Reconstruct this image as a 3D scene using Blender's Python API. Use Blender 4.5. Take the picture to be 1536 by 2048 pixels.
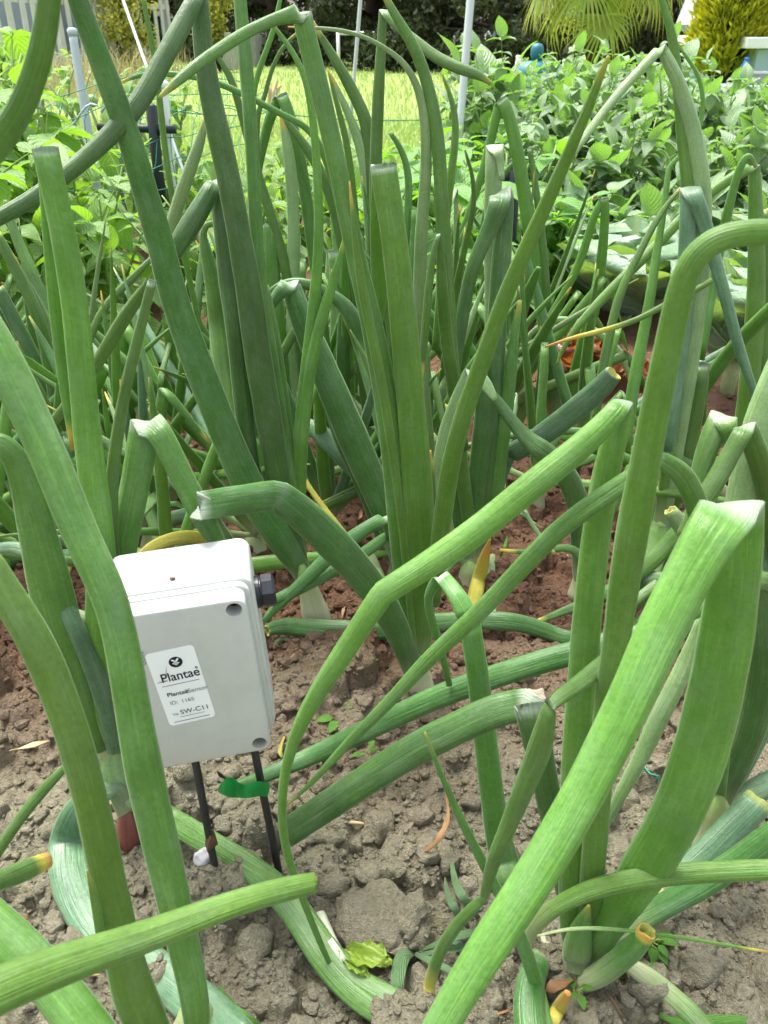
import bpy, bmesh, math, random
import numpy as np
from mathutils import Vector, Matrix, Euler
R = math.radians
S = bpy.context.scene
for o in list(bpy.data.objects):
    bpy.data.objects.remove(o)
COL = S.collection

# ------------------------------------------------------------------ camera
CAM_H, PITCH, FPX = 0.66, R(31.0), 1607.0
cd = bpy.data.cameras.new('camera')
cam = bpy.data.objects.new('camera', cd); COL.objects.link(cam)
cam.location = (0, 0, CAM_H); cam.rotation_euler = (R(90) - PITCH, 0, 0)
cd.sensor_fit = 'VERTICAL'; cd.sensor_height = 5.6; cd.sensor_width = 4.2
cd.lens = 5.6 * FPX / 2048.0
cd.clip_start = 0.02; cd.clip_end = 300
cd.dof.use_dof = True; cd.dof.focus_distance = 0.8; cd.dof.aperture_fstop = 3.2
S.camera = cam
# ------------------------------------------------------------------ light
SUN_EL, SUN_AZ = R(68), R(-40)      # azimuth measured from +Y towards +X
w = bpy.data.worlds.new('World'); S.world = w; w.use_nodes = True
nt = w.node_tree; sky = nt.nodes.new('ShaderNodeTexSky'); sky.sky_type = 'NISHITA'
sky.sun_disc = False; sky.sun_elevation = SUN_EL; sky.sun_rotation = SUN_AZ
sky.air_density = 1.3; sky.dust_density = 5.0; sky.ozone_density = 0.6
hs = nt.nodes.new('ShaderNodeHueSaturation'); hs.inputs['Saturation'].default_value = .42   # thin overcast: a paler sky
nt.links.new(sky.outputs[0], hs.inputs['Color']); nt.links.new(hs.outputs[0], nt.nodes['Background'].inputs[0])
nt.nodes['Background'].inputs[1].default_value = 0.15
sl = bpy.data.lights.new('sun', 'SUN'); sl.energy = 2.2; sl.angle = R(27); sl.color = (1, .96, .9)
sun = bpy.data.objects.new('sun', sl); COL.objects.link(sun); sun.location = (-2, 4, 6)
sd = Vector((math.sin(SUN_AZ) * math.cos(SUN_EL), math.cos(SUN_AZ) * math.cos(SUN_EL), math.sin(SUN_EL)))
sun.rotation_euler = sd.to_track_quat('Z', 'Y').to_euler()
S.view_settings.view_transform = 'Standard'; S.view_settings.look = 'None'
S.view_settings.exposure = 1.6; S.view_settings.gamma = 1.0
S.cycles.max_bounces = 7; S.cycles.transparent_max_bounces = 6
S.cycles.diffuse_bounces = 3; S.cycles.glossy_bounces = 2; S.cycles.transmission_bounces = 4
S.cycles.use_denoising = True

rng = np.random.default_rng(7)
SP, CP = math.sin(PITCH), math.cos(PITCH)

def ray(px, py):
    u = (px - 768) / FPX; v = (py - 1024) / FPX
    return np.array([u, CP - v * SP, -SP - v * CP])
def at(px, py, Y):
    d = ray(px, py); t = Y / d[1]
    return np.array([0, 0, CAM_H]) + d * t, t
def ground(px, py, z=0.0):
    d = ray(px, py); t = (z - CAM_H) / d[2]
    return np.array([0, 0, CAM_H]) + d * t

# ------------------------------------------------------------------ helpers
def tag(o, label=None, cat=None, group=None, kind=None):
    if label: o['label'] = label
    if cat: o['category'] = cat
    if group: o['group'] = group
    if kind: o['kind'] = kind
    return o
def thing(name, loc, label, cat, group=None):
    o = bpy.data.objects.new(name, None); COL.objects.link(o)
    o.location = loc; o.empty_display_size = .03
    return tag(o, label, cat, group)
def mesh(name, V, F, mat, parent=None, smooth=True, uv=None, attrs=None, off=None):
    """one mesh object; V in world metres (or local when off is None and parent has no offset)"""
    V = np.asarray(V, float)
    if off is not None: V = V - np.asarray(off, float)
    me = bpy.data.meshes.new(name)
    me.from_pydata(V.tolist(), [], F if isinstance(F, list) else np.asarray(F).tolist())
    if smooth: me.polygons.foreach_set('use_smooth', [True] * len(me.polygons))
    if uv is not None:
        l = me.uv_layers.new(name='UVMap'); li = np.empty(len(me.loops), int); me.loops.foreach_get('vertex_index', li)
        uvd = uv if len(uv) == len(li) else np.asarray(uv)[li]
        l.data.foreach_set('uv', np.asarray(uvd, float).ravel())
    if attrs:
        for k, a in attrs.items():
            at_ = me.attributes.new(k, 'FLOAT', 'POINT'); at_.data.foreach_set('value', np.asarray(a, float))
    me.update()
    o = bpy.data.objects.new(name, me); COL.objects.link(o)
    if mat: me.materials.append(mat)
    if parent: o.parent = parent
    return o
def copy_tree(o, parent=None):
    c = o.copy(); COL.objects.link(c)
    if parent: c.parent = parent
    for ch in list(o.children):
        copy_tree(ch, c)
    return c
class MB:
    """collects simple solids into one mesh"""
    def __init__(s): s.V = []; s.F = []; s.n = 0
    def add(s, V, F):
        V = np.asarray(V, float); s.V.append(V); s.F += [[i + s.n for i in f] for f in F]; s.n += len(V)
    def bm(s, b, M=None):
        b.verts.index_update()
        V = [(M @ v.co if M else v.co)[:] for v in b.verts]
        s.add(V, [[v.index for v in f.verts] for f in b.faces]); b.free()
    def box(s, c, d, bevel=0, seg=2, M=None):
        b = bmesh.new(); bmesh.ops.create_cube(b, size=1)
        for v in b.verts: v.co = Vector((v.co.x * d[0] + c[0], v.co.y * d[1] + c[1], v.co.z * d[2] + c[2]))
        if bevel: bmesh.ops.bevel(b, geom=b.edges[:], offset=bevel, segments=seg, profile=.5, affect='EDGES')
        s.bm(b, M)
    def tube(s, P, r, n=8, caps=True):
        P = [Vector(p) for p in P]; rr = r if hasattr(r, '__len__') else [r] * len(P)
        V = []; F = []; pv = None
        for i, p in enumerate(P):
            t = (P[min(i + 1, len(P) - 1)] - P[max(i - 1, 0)]).normalized()
            a = pv if pv is not None else (Vector((1, 0, 0)) if abs(t.x) < .8 else Vector((0, 1, 0)))
            a = (a - t * a.dot(t)).normalized(); pv = a; b = t.cross(a)
            for k in range(n):
                th = 2 * math.pi * k / n
                V.append((p + a * (math.cos(th) * rr[i]) + b * (math.sin(th) * rr[i]))[:])
        for i in range(len(P) - 1):
            for k in range(n):
                F.append([i * n + k, i * n + (k + 1) % n, (i + 1) * n + (k + 1) % n, (i + 1) * n + k])
        if caps: F.append(list(range(n))[::-1]); F.append([(len(P) - 1) * n + k for k in range(n)])
        s.add(V, F)
    def lathe(s, prof, c=(0, 0, 0), n=20, M=None):
        V = []; F = []; m = len(prof)
        for r, z in prof:
            for k in range(n):
                th = 2 * math.pi * k / n; p = Vector((c[0] + r * math.cos(th), c[1] + r * math.sin(th), c[2] + z))
                V.append((M @ p if M else p)[:])
        for i in range(m - 1):
            for k in range(n):
                F.append([i * n + k, i * n + (k + 1) % n, (i + 1) * n + (k + 1) % n, (i + 1) * n + k])
        F.append(list(range(n))[::-1]); F.append([(m - 1) * n + k for k in range(n)])
        s.add(V, F)
    def build(s, name, mat, parent=None, smooth=False, off=None, **k):
        return mesh(name, np.concatenate(s.V), s.F, mat, parent, smooth, off=off, **k)

# ------------------------------------------------------------------ materials
class NB:
    def __init__(s, name):
        s.m = bpy.data.materials.new(name); s.m.use_nodes = True; s.t = s.m.node_tree
        s.t.nodes.clear(); s.out = s.n('ShaderNodeOutputMaterial')
    def n(s, typ, **k):
        x = s.t.nodes.new(typ)
        for a, v in k.items():
            if a.startswith('i_'):
                kk = a[2:]; kk = int(kk) if kk.isdigit() else kk.replace('_', ' ')
                x.inputs[kk].default_value = v
            else: setattr(x, a, v)
        return x
    def l(s, a, b): s.t.links.new(a, b)
    def mix(s, fac, a, b, mode='MIX'):
        x = s.n('ShaderNodeMix', data_type='RGBA', blend_type=mode)
        for sock, v in ((x.inputs[0], fac), (x.inputs[6], a), (x.inputs[7], b)):
            if hasattr(v, 'links'): s.l(v, sock)
            else: sock.default_value = v if not hasattr(v, '__len__') else (*v[:3], 1)
        return x.outputs[2]
    def math(s, op, a, b=None, clamp=False):
        x = s.n('ShaderNodeMath', operation=op, use_clamp=clamp)
        for i, v in enumerate((a, b)):
            if v is None: continue
            if hasattr(v, 'links'): s.l(v, x.inputs[i])
            else: x.inputs[i].default_value = v
        return x.outputs[0]
    def ramp(s, f, stops):
        x = s.n('ShaderNodeValToRGB'); e = x.color_ramp.elements
        while len(e) < len(stops): e.new(.5)
        for i, (p, c) in enumerate(stops):
            e[i].position = p; e[i].color = (*c, 1) if hasattr(c, '__len__') else (c, c, c, 1)
        s.l(f, x.inputs[0]); return x.outputs[0]
    def noise(s, vec, scale, detail=3, rough=.55, dist=0):
        x = s.n('ShaderNodeTexNoise'); x.inputs['Scale'].default_value = scale
        x.inputs['Detail'].default_value = detail; x.inputs['Roughness'].default_value = rough
        x.inputs['Distortion'].default_value = dist
        if vec is not None: s.l(vec, x.inputs['Vector'])
        return x.outputs['Fac']
    def mapping(s, vec, scale=(1, 1, 1)):
        x = s.n('ShaderNodeMapping'); x.inputs['Scale'].default_value = scale; s.l(vec, x.inputs['Vector']); return x.outputs[0]
    def coord(s, which='Object'): return s.n('ShaderNodeTexCoord').outputs[which]
    def bump(s, h, strength=.3, dist=.001):
        x = s.n('ShaderNodeBump'); x.inputs['Strength'].default_value = strength; x.inputs['Distance'].default_value = dist
        s.l(h, x.inputs['Height']); return x.outputs[0]
    def attr(s, name): return s.n('ShaderNodeAttribute', attribute_name=name).outputs['Fac']
    def bsdf(s, col, rough=.5, spec=.4, normal=None, metal=0, trans=0, tcol=None, sheen=0):
        p = s.n('ShaderNodeBsdfPrincipled')
        for k, v in (('Base Color', col), ('Roughness', rough), ('Specular IOR Level', spec), ('Metallic', metal)):
            if hasattr(v, 'links'): s.l(v, p.inputs[k])
            else: p.inputs[k].default_value = (*v, 1) if hasattr(v, '__len__') else v
        if sheen:
            p.inputs['Sheen Weight'].default_value = sheen; p.inputs['Sheen Roughness'].default_value = .4
            p.inputs['Sheen Tint'].default_value = (.8, 1, .72, 1)
        if normal is not None: s.l(normal, p.inputs['Normal'])
        o = p.outputs[0]
        if trans:
            t = s.n('ShaderNodeBsdfTranslucent')
            if hasattr(tcol, 'links'): s.l(tcol, t.inputs[0])
            else: t.inputs[0].default_value = (*tcol, 1)
            if normal is not None: s.l(normal, t.inputs['Normal'])
            mx = s.n('ShaderNodeMixShader')
            if hasattr(trans, 'links'): s.l(trans, mx.inputs[0])
            else: mx.inputs[0].default_value = trans
            s.l(o, mx.inputs[1]); s.l(t.outputs[0], mx.inputs[2]); o = mx.outputs[0]
        s.l(o, s.out.inputs[0]); return s.m

def simple(name, col, rough=.5, spec=.4, metal=0, var=.15, scale=30, bump=.1):
    b = NB(name); c = b.coord()
    n = b.noise(c, scale, 4); n2 = b.noise(c, scale * 6, 3)
    k = b.mix(n, tuple(x * (1 - var) for x in col), tuple(min(1, x * (1 + var)) for x in col))
    return b.bsdf(k, rough, spec, b.bump(n2, bump, .002), metal)

def onion_mat(name, lo, hi, tcol, trans=.28, bloom=.25):
    b = NB(name); uv = b.coord('UV'); ob = b.coord('Object')
    rnd = b.n('ShaderNodeObjectInfo').outputs['Random']
    st = b.noise(b.mapping(uv, (34, 5, 1)), 1.0, 3, .6)              # fine length-wise ribs
    st2 = b.noise(b.mapping(uv, (11, 2.2, 1)), 1.0, 2, .5)           # broad bands
    mot = b.noise(ob, 22, 4, .6); mot2 = b.noise(ob, 320, 3, .65)
    c = b.mix(st2, lo, hi)
    c = b.mix(b.math('MULTIPLY', b.ramp(mot, [(.35, 0), (.7, 1)]), .55), c, tuple(x * 1.35 for x in hi))
    c = b.mix(b.math('MULTIPLY', b.ramp(st, [(.52, 0), (.64, 1)]), b.ramp(mot, [(.3, .08), (.75, .5)])), c, tuple(min(1, x * 1.8 + .012) for x in hi))
    c = b.mix(b.math('MULTIPLY', b.ramp(mot2, [(.35, 1), (.55, 0)]), .35), c, tuple(x * .72 for x in lo))
    # pale bloom of wax in drifting patches, and scuffed specks
    wax = b.ramp(b.noise(b.mapping(uv, (3.2, 7, 1)), 1.0, 4, .6), [(.45, 0), (.75, 1)])
    c = b.mix(b.math('MULTIPLY', wax, bloom), c, (.33, .43, .32))
    sp = b.ramp(b.noise(b.mapping(uv, (60, 75, 1)), 1.0, 2, .7), [(.69, 0), (.74, 1)])
    c = b.mix(b.math('MULTIPLY', sp, .5), c, (.38, .50, .32))
    hsv = b.n('ShaderNodeHueSaturation')
    b.l(b.math('ADD', b.math('MULTIPLY', rnd, .45), .78), hsv.inputs['Value'])
    b.l(b.math('ADD', b.math('MULTIPLY', rnd, .022), .488), hsv.inputs['Hue']); b.l(c, hsv.inputs['Color'])
    c = hsv.outputs[0]
    cr = b.ramp(b.math('MULTIPLY', b.attr('crease'), b.math('ADD', st, .45)), [(.25, 0), (.9, 1)])
    c = b.mix(b.math('MULTIPLY', cr, .75), c, (.46, .54, .42))
    pale = b.attr('pale'); yel = b.attr('yel')
    c = b.mix(pale, c, b.mix(st, (.42, .47, .22), (.62, .64, .42)))
    yn = b.mix(b.ramp(yel, [(.55, 0), (.9, 1)]), b.mix(st, (.48, .42, .04), (.62, .55, .10)), b.mix(mot, (.62, .22, .02), (.60, .34, .10)))
    yf = b.ramp(b.math('ADD', yel, b.math('MULTIPLY', b.math('SUBTRACT', mot, .5), .5)), [(.12, 0), (.5, 1)])
    c = b.mix(yf, c, yn)
    t = b.mix(b.math('MAXIMUM', pale, yf), b.mix(st2, tcol, tuple(x * .7 for x in tcol)), (.5, .5, .2))
    h = b.math('ADD', b.math('MULTIPLY', st, 1.0), b.math('ADD', b.math('MULTIPLY', st2, .8), b.math('MULTIPLY', mot2, .35)))
    rough = b.math('ADD', b.math('MULTIPLY', mot, .25), .24)
    return b.bsdf(c, rough, .5, b.bump(h, .5, .0018), 0, trans, t, sheen=.24)

M = {}
M['m'] = onion_mat('onion_leaf_mid', (.044, .130, .018), (.106, .235, .038), (.19, .42, .035), .26, .2)
M['d'] = onion_mat('onion_leaf_dark', (.029, .094, .019), (.072, .180, .038), (.12, .31, .03), .22, .2)
M['b'] = onion_mat('onion_leaf_bright', (.064, .165, .018), (.132, .275, .042), (.24, .48, .03), .32, .18)
M['p'] = onion_mat('onion_leaf_pale', (.13, .25, .08), (.26, .38, .16), (.30, .48, .12), .25, .4)
M['u'] = onion_mat('onion_leaf_blue', (.045, .12, .055), (.10, .21, .10), (.12, .28, .08), .18, .3)
M['y'] = onion_mat('onion_leaf_yellow', (.30, .32, .03), (.46, .44, .07), (.5, .5, .08), .3, .05)

def bulb_mat():
    b = NB('onion_bulb_skin'); uv = b.coord('UV'); st = b.noise(b.mapping(uv, (40, 2.5, 1)), 1, 3, .6)
    z = b.n('ShaderNodeSeparateXYZ'); b.l(uv, z.inputs[0])
    c = b.mix(st, (.36, .40, .20), (.62, .62, .44))
    c = b.mix(b.ramp(z.outputs[1], [(.45, 0), (1, 1)]), c, (.22, .34, .09))
    c = b.mix(b.math('MULTIPLY', b.ramp(z.outputs[1], [(0, 1), (.3, 0)]), .8), c, b.mix(st, (.33, .20, .10), (.55, .42, .25)))
    return b.bsdf(c, .45, .4, b.bump(st, .5, .002), 0, .2, (.5, .55, .25))
M['bulb'] = bulb_mat()
def redbulb():
    b = NB('red_bulb_skin'); uv = b.coord('UV'); st = b.noise(b.mapping(uv, (30, 2, 1)), 1, 3)
    return b.bsdf(b.mix(st, (.10, .028, .025), (.24, .09, .06)), .5, .4, b.bump(st, .5, .002))
M['redbulb'] = redbulb()

def soil_mat(name='garden_soil'):
    b = NB(name); g = b.n('ShaderNodeNewGeometry').outputs['Position']
    xyz = b.n('ShaderNodeSeparateXYZ'); b.l(g, xyz.inputs[0])
    big = b.noise(g, 3.2, 3, .5); mid = b.noise(g, 38, 5, .65); fine = b.noise(g, 260, 5, .7); gr = b.noise(g, 900, 3, .7)
    moist = b.math('ADD', xyz.outputs[1], b.math('MULTIPLY', b.math('SUBTRACT', big, .5), .55))
    mf = b.ramp(moist, [(.50, 0), (.78, 1)])
    dry = b.mix(mid, (.170, .156, .088), (.330, .306, .204)); dry = b.mix(b.ramp(fine, [(.3, 0), (.75, 1)]), dry, (.45, .42, .31))
    wet = b.mix(mid, (.105, .050, .027), (.220, .118, .068)); wet = b.mix(b.ramp(fine, [(.35, 0), (.8, 1)]), wet, (.30, .195, .13))
    c = b.mix(mf, dry, wet)
    c = b.mix(b.math('MULTIPLY', b.ramp(gr, [(.62, 0), (.72, 1)]), .5), c, (.42, .38, .30))
    c = b.mix(b.math('MULTIPLY', b.ramp(gr, [(.30, 1), (.40, 0)]), .5), c, (.08, .055, .035))
    alg = b.ramp(b.noise(g, 14, 4, .6), [(.56, 0), (.72, 1)])
    c = b.mix(b.math('MULTIPLY', b.math('MULTIPLY', alg, b.math('SUBTRACT', 1, mf)), .3), c, (.20, .21, .075))
    h = b.math('ADD', b.math('MULTIPLY', mid, 1.6), b.math('ADD', b.math('MULTIPLY', fine, .42), b.math('MULTIPLY', gr, .25)))
    return b.bsdf(c, .95, .12, b.bump(h, 1.0, .022))
M['soil'] = soil_mat()

def foliage_mat(name, lo, hi, tcol, trans=.4, sheen=.3, spec=.45, rough=.42, vein=.5):
    b = NB(name); uv = b.coord('UV'); g = b.n('ShaderNodeNewGeometry'); ob = g.outputs['Position']
    isl = g.outputs['Random Per Island']
    sp = b.n('ShaderNodeSeparateXYZ'); b.l(uv, sp.inputs[0])
    u = b.math('ABSOLUTE', b.math('SUBTRACT', sp.outputs[0], .5))
    w1 = b.math('SINE', b.math('MULTIPLY', b.math('SUBTRACT', sp.outputs[1], b.math('MULTIPLY', u, .9)), 44))
    rib = b.ramp(u, [(0, 1), (.035, 0)]); sv = b.ramp(w1, [(.80, 0), (.98, 1)])
    v = b.math('MAXIMUM', rib, b.math('MULTIPLY', sv, .7))
    c = b.mix(isl, lo, hi); c = b.mix(b.noise(ob, 60, 3), c, tuple(x * 1.25 for x in hi))
    c = b.mix(b.math('MULTIPLY', v, vein), c, tuple(min(1, x * 1.6 + .03) for x in hi))
    h = b.math('ADD', b.math('MULTIPLY', w1, -.5), b.math('MULTIPLY', b.noise(ob, 300, 3), .6))
    return b.bsdf(c, rough, spec, b.bump(h, .55, .003), 0, trans, b.mix(isl, tcol, tuple(x * .75 for x in tcol)), sheen)
M['potato'] = foliage_mat('potato_leaf', (.12, .20, .09), (.21, .30, .16), (.26, .55, .04), .34, .6)
M['potato_backlit'] = foliage_mat('potato_leaf_backlit', (.10, .21, .045), (.185, .32, .085), (.30, .58, .03), .44, .4)  # copy of the potato leaf with backlight put into colour and translucency
M['pepper'] = foliage_mat('pepper_leaf', (.07, .19, .03), (.14, .30, .06), (.26, .60, .02), .42, .35)
M['tomato'] = foliage_mat('tomato_leaf', (.12, .24, .06), (.24, .38, .13), (.34, .60, .06), .42, .25)
M['stem'] = simple('plant_stem', (.16, .26, .05), .5, .4, 0, .3, 40)
M['stem_pale'] = simple('vine_stem', (.24, .30, .15), .6, .3, 0, .3, 40)
M['weed'] = foliage_mat('weed_leaf', (.06, .18, .02), (.11, .26, .045), (.3, .65, .03), .4, .1, .3)
M['grassblade'] = foliage_mat('grass_blade', (.07, .15, .06), (.13, .23, .10), (.2, .4, .08), .3, .2, .4, .45, .2)
M['straw'] = simple('dry_straw', (.40, .30, .16), .7, .3, 0, .35, 60)
M['dryleaf'] = simple('dry_leaf', (.20, .11, .045), .6, .35, 0, .5, 50)
def bulb_green():
    b = NB('green_neck_skin'); uv = b.coord('UV'); st = b.noise(b.mapping(uv, (40, 2.5, 1)), 1, 3, .6); z = b.n('ShaderNodeSeparateXYZ'); b.l(uv, z.inputs[0])
    c = b.mix(b.ramp(z.outputs[1], [(.3, 0), (.8, 1)]), b.mix(st, (.30, .34, .15), (.50, .52, .30)), b.mix(st, (.09, .19, .03), (.18, .30, .06)))
    return b.bsdf(c, .45, .4, b.bump(st, .5, .002), 0, .2, (.4, .55, .15))
M['bulbgreen'] = bulb_green()
# ------------------------------------------------------------------ ground
def vnoise(X, Y, sc, seed):
    r = np.random.default_rng(seed); L = r.random((256, 256))
    x = X * sc + 1000.3; y = Y * sc + 1000.7
    xi = np.floor(x).astype(int); yi = np.floor(y).astype(int); fx = x - xi; fy = y - yi
    fx = fx * fx * (3 - 2 * fx); fy = fy * fy * (3 - 2 * fy)
    g = lambda a, b: L[a % 256, b % 256]
    return (g(xi, yi) * (1 - fx) + g(xi + 1, yi) * fx) * (1 - fy) + (g(xi, yi + 1) * (1 - fx) + g(xi + 1, yi + 1) * fx) * fy - .5
def base_h(X, Y):
    return .022 * vnoise(X, Y, 4, 1) + .016 * vnoise(X, Y, 11, 2) + .0
def grid(x0, x1, y0, y1, st):
    xs = np.arange(x0, x1 + st * .5, st); ys = np.arange(y0, y1 + st * .5, st)
    return np.meshgrid(xs, ys)
def stamp(h, x0, y0, st, n, rmin, rmax, seed, pw=2.2):
    r = np.random.default_rng(seed); ny, nx = h.shape
    rad = rmin * (1 - r.random(n) * (1 - (rmin / rmax) ** pw)) ** (-1 / pw)
    for k in np.argsort(-rad):
        q = rad[k]; cx = r.random() * (nx - 1); cy = r.random() * (ny - 1); w_ = int(q / st) + 2
        i0, i1 = max(0, int(cx) - w_), min(nx, int(cx) + w_ + 2); j0, j1 = max(0, int(cy) - w_), min(ny, int(cy) + w_ + 2)
        xx, yy = np.meshgrid(np.arange(i0, i1) - cx, np.arange(j0, j1) - cy)
        a = r.random() * 6.28; e = .65 + .5 * r.random(); c_, s_ = math.cos(a), math.sin(a)
        px = (xx * c_ + yy * s_) * e * st / q; py = (-xx * s_ + yy * c_) * st / q
        d = (abs(px) ** 2.6 + abs(py) ** 2.6)
        top = h[int(cy), int(cx)] + q * (.22 + .5 * r.random())
        tilt = 1 + .35 * px * (r.random() - .5) + .35 * py * (r.random() - .5)
        dome = top + q * .85 * (np.sqrt(np.clip(1 - d, 0, 1)) - 1) * tilt
        sub = h[j0:j1, i0:i1]; m = d < 1
        sub[m] = np.maximum(sub[m], dome[m])
def grid_faces(ny, nx):
    i = np.arange(ny * nx).reshape(ny, nx)
    return np.stack([i[:-1, :-1], i[:-1, 1:], i[1:, 1:], i[1:, :-1]], -1).reshape(-1, 4)
def grid_obj(name, X, Y, H, label=None):
    o = mesh(name, np.stack([X, Y, H], -1).reshape(-1, 3), grid_faces(*X.shape), M['soil'])
    return tag(o, label, kind='structure')

ST1 = .0027
X1, Y1 = grid(-.80, .80, .06, 1.36, ST1)
H1 = base_h(X1, Y1)
stamp(H1, -.8, .06, ST1, 9500, .0038, .036, 5, 1.35)
H1 -= H1.mean() - .004
H1 += .005 * vnoise(X1, Y1, 75, 6) + .0034 * vnoise(X1, Y1, 170, 7) - .010 * np.clip(vnoise(X1, Y1, 55, 10) - .12, 0, 1)
def gh(x, y):
    i = int(round((x + .80) / ST1)); j = int(round((y - .06) / ST1))
    if 0 <= i < X1.shape[1] and 0 <= j < X1.shape[0]: return float(H1[j, i])
    return float(base_h(np.array(x), np.array(y)))
_k = int(.022 / ST1); _ny, _nx = H1.shape[0] // _k, H1.shape[1] // _k
HC = H1[:_ny * _k, :_nx * _k].reshape(_ny, _k, _nx, _k).max((1, 3)) * .6 + H1[:_ny * _k, :_nx * _k].reshape(_ny, _k, _nx, _k).mean((1, 3)) * .4
for _ in range(3): HC = (HC + np.roll(HC, 1, 0) + np.roll(HC, -1, 0) + np.roll(HC, 1, 1) + np.roll(HC, -1, 1)) / 5
def ghs(x, y):
    a = min(max((x + .80) / ST1 / _k - .5, 0), _nx - 1.001); b_ = min(max((y - .06) / ST1 / _k - .5, 0), _ny - 1.001); i, j = int(a), int(b_); a -= i; b_ -= j
    return float((HC[j, i] * (1 - a) + HC[j, i + 1] * a) * (1 - b_) + (HC[j + 1, i] * (1 - a) + HC[j + 1, i + 1] * a) * b_)
grid_obj('garden_soil', X1, Y1, H1, 'crumbly brown garden soil between the onions')
ST2 = .010
X2, Y2 = grid(-2.6, 2.6, 1.33, 3.6, ST2); H2 = base_h(X2, Y2)
stamp(H2, -2.6, 1.33, ST2, 6500, .010, .045, 15, 1.8)
H2 += .006 * vnoise(X2, Y2, 45, 8); H2[0, :] -= .03
grid_obj('garden_soil', X2, Y2, H2, 'brown soil of the far vegetable beds')
for k, (a, b_) in enumerate(((-2.6, -.79), (.79, 2.6))):
    Xs, Ys = grid(a, b_, .0, 1.36, .02); Hs = base_h(Xs, Ys) + .02 * vnoise(Xs, Ys, 30, 9)
    grid_obj('garden_soil', Xs, Ys, Hs, 'bare soil beside the onion rows')
Xs, Ys = grid(-.8, .8, -1.0, .07, .02); grid_obj('garden_soil', Xs, Ys, base_h(Xs, Ys) + .012 * vnoise(Xs, Ys, 40, 9), 'bare soil at the near end of the onion rows')
Xs, Ys = grid(-9, 9, 3.55, 4.2, .06); grid_obj('garden_soil', Xs, Ys, base_h(Xs, Ys) - .02 + .03 * vnoise(Xs, Ys, 12, 9), 'brown soil under the potato bed')

# lawn: one sheet to the horizon, its near part with real blades
def lawn_mat():
    b = NB('lawn'); g = b.n('ShaderNodeNewGeometry').outputs['Position']
    n = b.noise(g, 1.2, 4, .6); n2 = b.noise(g, 30, 4, .7)
    c = b.mix(n, (.22, .31, .09), (.30, .37, .14)); c = b.mix(b.math('MULTIPLY', n2, .6), c, (.15, .24, .04))
    return b.bsdf(c, .9, .1, b.bump(n2, .8, .03))
M['lawn'] = lawn_mat()
tag(mesh('lawn', [(-150, 4.0, -.012), (150, 4.0, -.012), (150, 260, -.012), (-150, 260, -.012)], [[0, 1, 2, 3]], M['lawn']), 'yellow-green mown field beyond the beds', kind='structure')
tag(mesh('ground', [(-150, -40, -.07), (150, -40, -.07), (150, 7.1, -.07), (-150, 7.1, -.07)], [[0, 1, 2, 3]], M['soil']), 'earth around the vegetable garden', kind='structure')
def blades(n, y0, y1, hmin, hmax, wid, seed, xlim=None):
    r = np.random.default_rng(seed); t = r.random(n); Y = y0 * (y1 / y0) ** t
    X = (r.random(n) * 2 - 1) * Y * .62
    if xlim: X = xlim[0] + r.random(n) * (xlim[1] - xlim[0])
    a = r.random(n) * 6.28; h = hmin + (hmax - hmin) * r.random(n); l = h * (.2 + .7 * r.random(n)); b_ = r.random(n) * 6.28
    w_ = wid * (Y / y0) ** .5
    dx, dy = np.cos(a) * w_, np.sin(a) * w_; lx, ly = np.cos(b_) * l, np.sin(b_) * l
    z0 = -.02
    P = np.stack([np.stack([X - dx, Y - dy, X * 0 + z0], -1), np.stack([X + dx, Y + dy, X * 0 + z0], -1),
                  np.stack([X + dx * .7 + lx * .4, Y + dy * .7 + ly * .4, h * .65], -1), np.stack([X - dx * .7 + lx * .4, Y - dy * .7 + ly * .4, h * .65], -1),
                  np.stack([X + lx, Y + ly, h], -1)], 1)
    i = np.arange(n)[:, None] * 5
    F = (i + np.array([[0, 1, 2, 3]])).tolist() + (i + np.array([[3, 2, 4]])).tolist()
    return P.reshape(-1, 3), F
M['grass'] = foliage_mat('field_grass', (.25, .33, .10), (.32, .39, .15), (.40, .58, .12), .35, .1, .2, .6, .1)
V, F = blades(15000, 6.5, 24, .03, .09, .006, 3); V_, F_ = blades(22000, 3.5, 7.2, .03, .13, .004, 4); F = F + [[i + len(V) for i in f] for f in F_]; V = np.concatenate([V, V_])
tag(mesh('grass', V, F, M['grass'], smooth=False), 'yellow-green grass of the field behind the beds', 'grass', kind='stuff')

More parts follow.
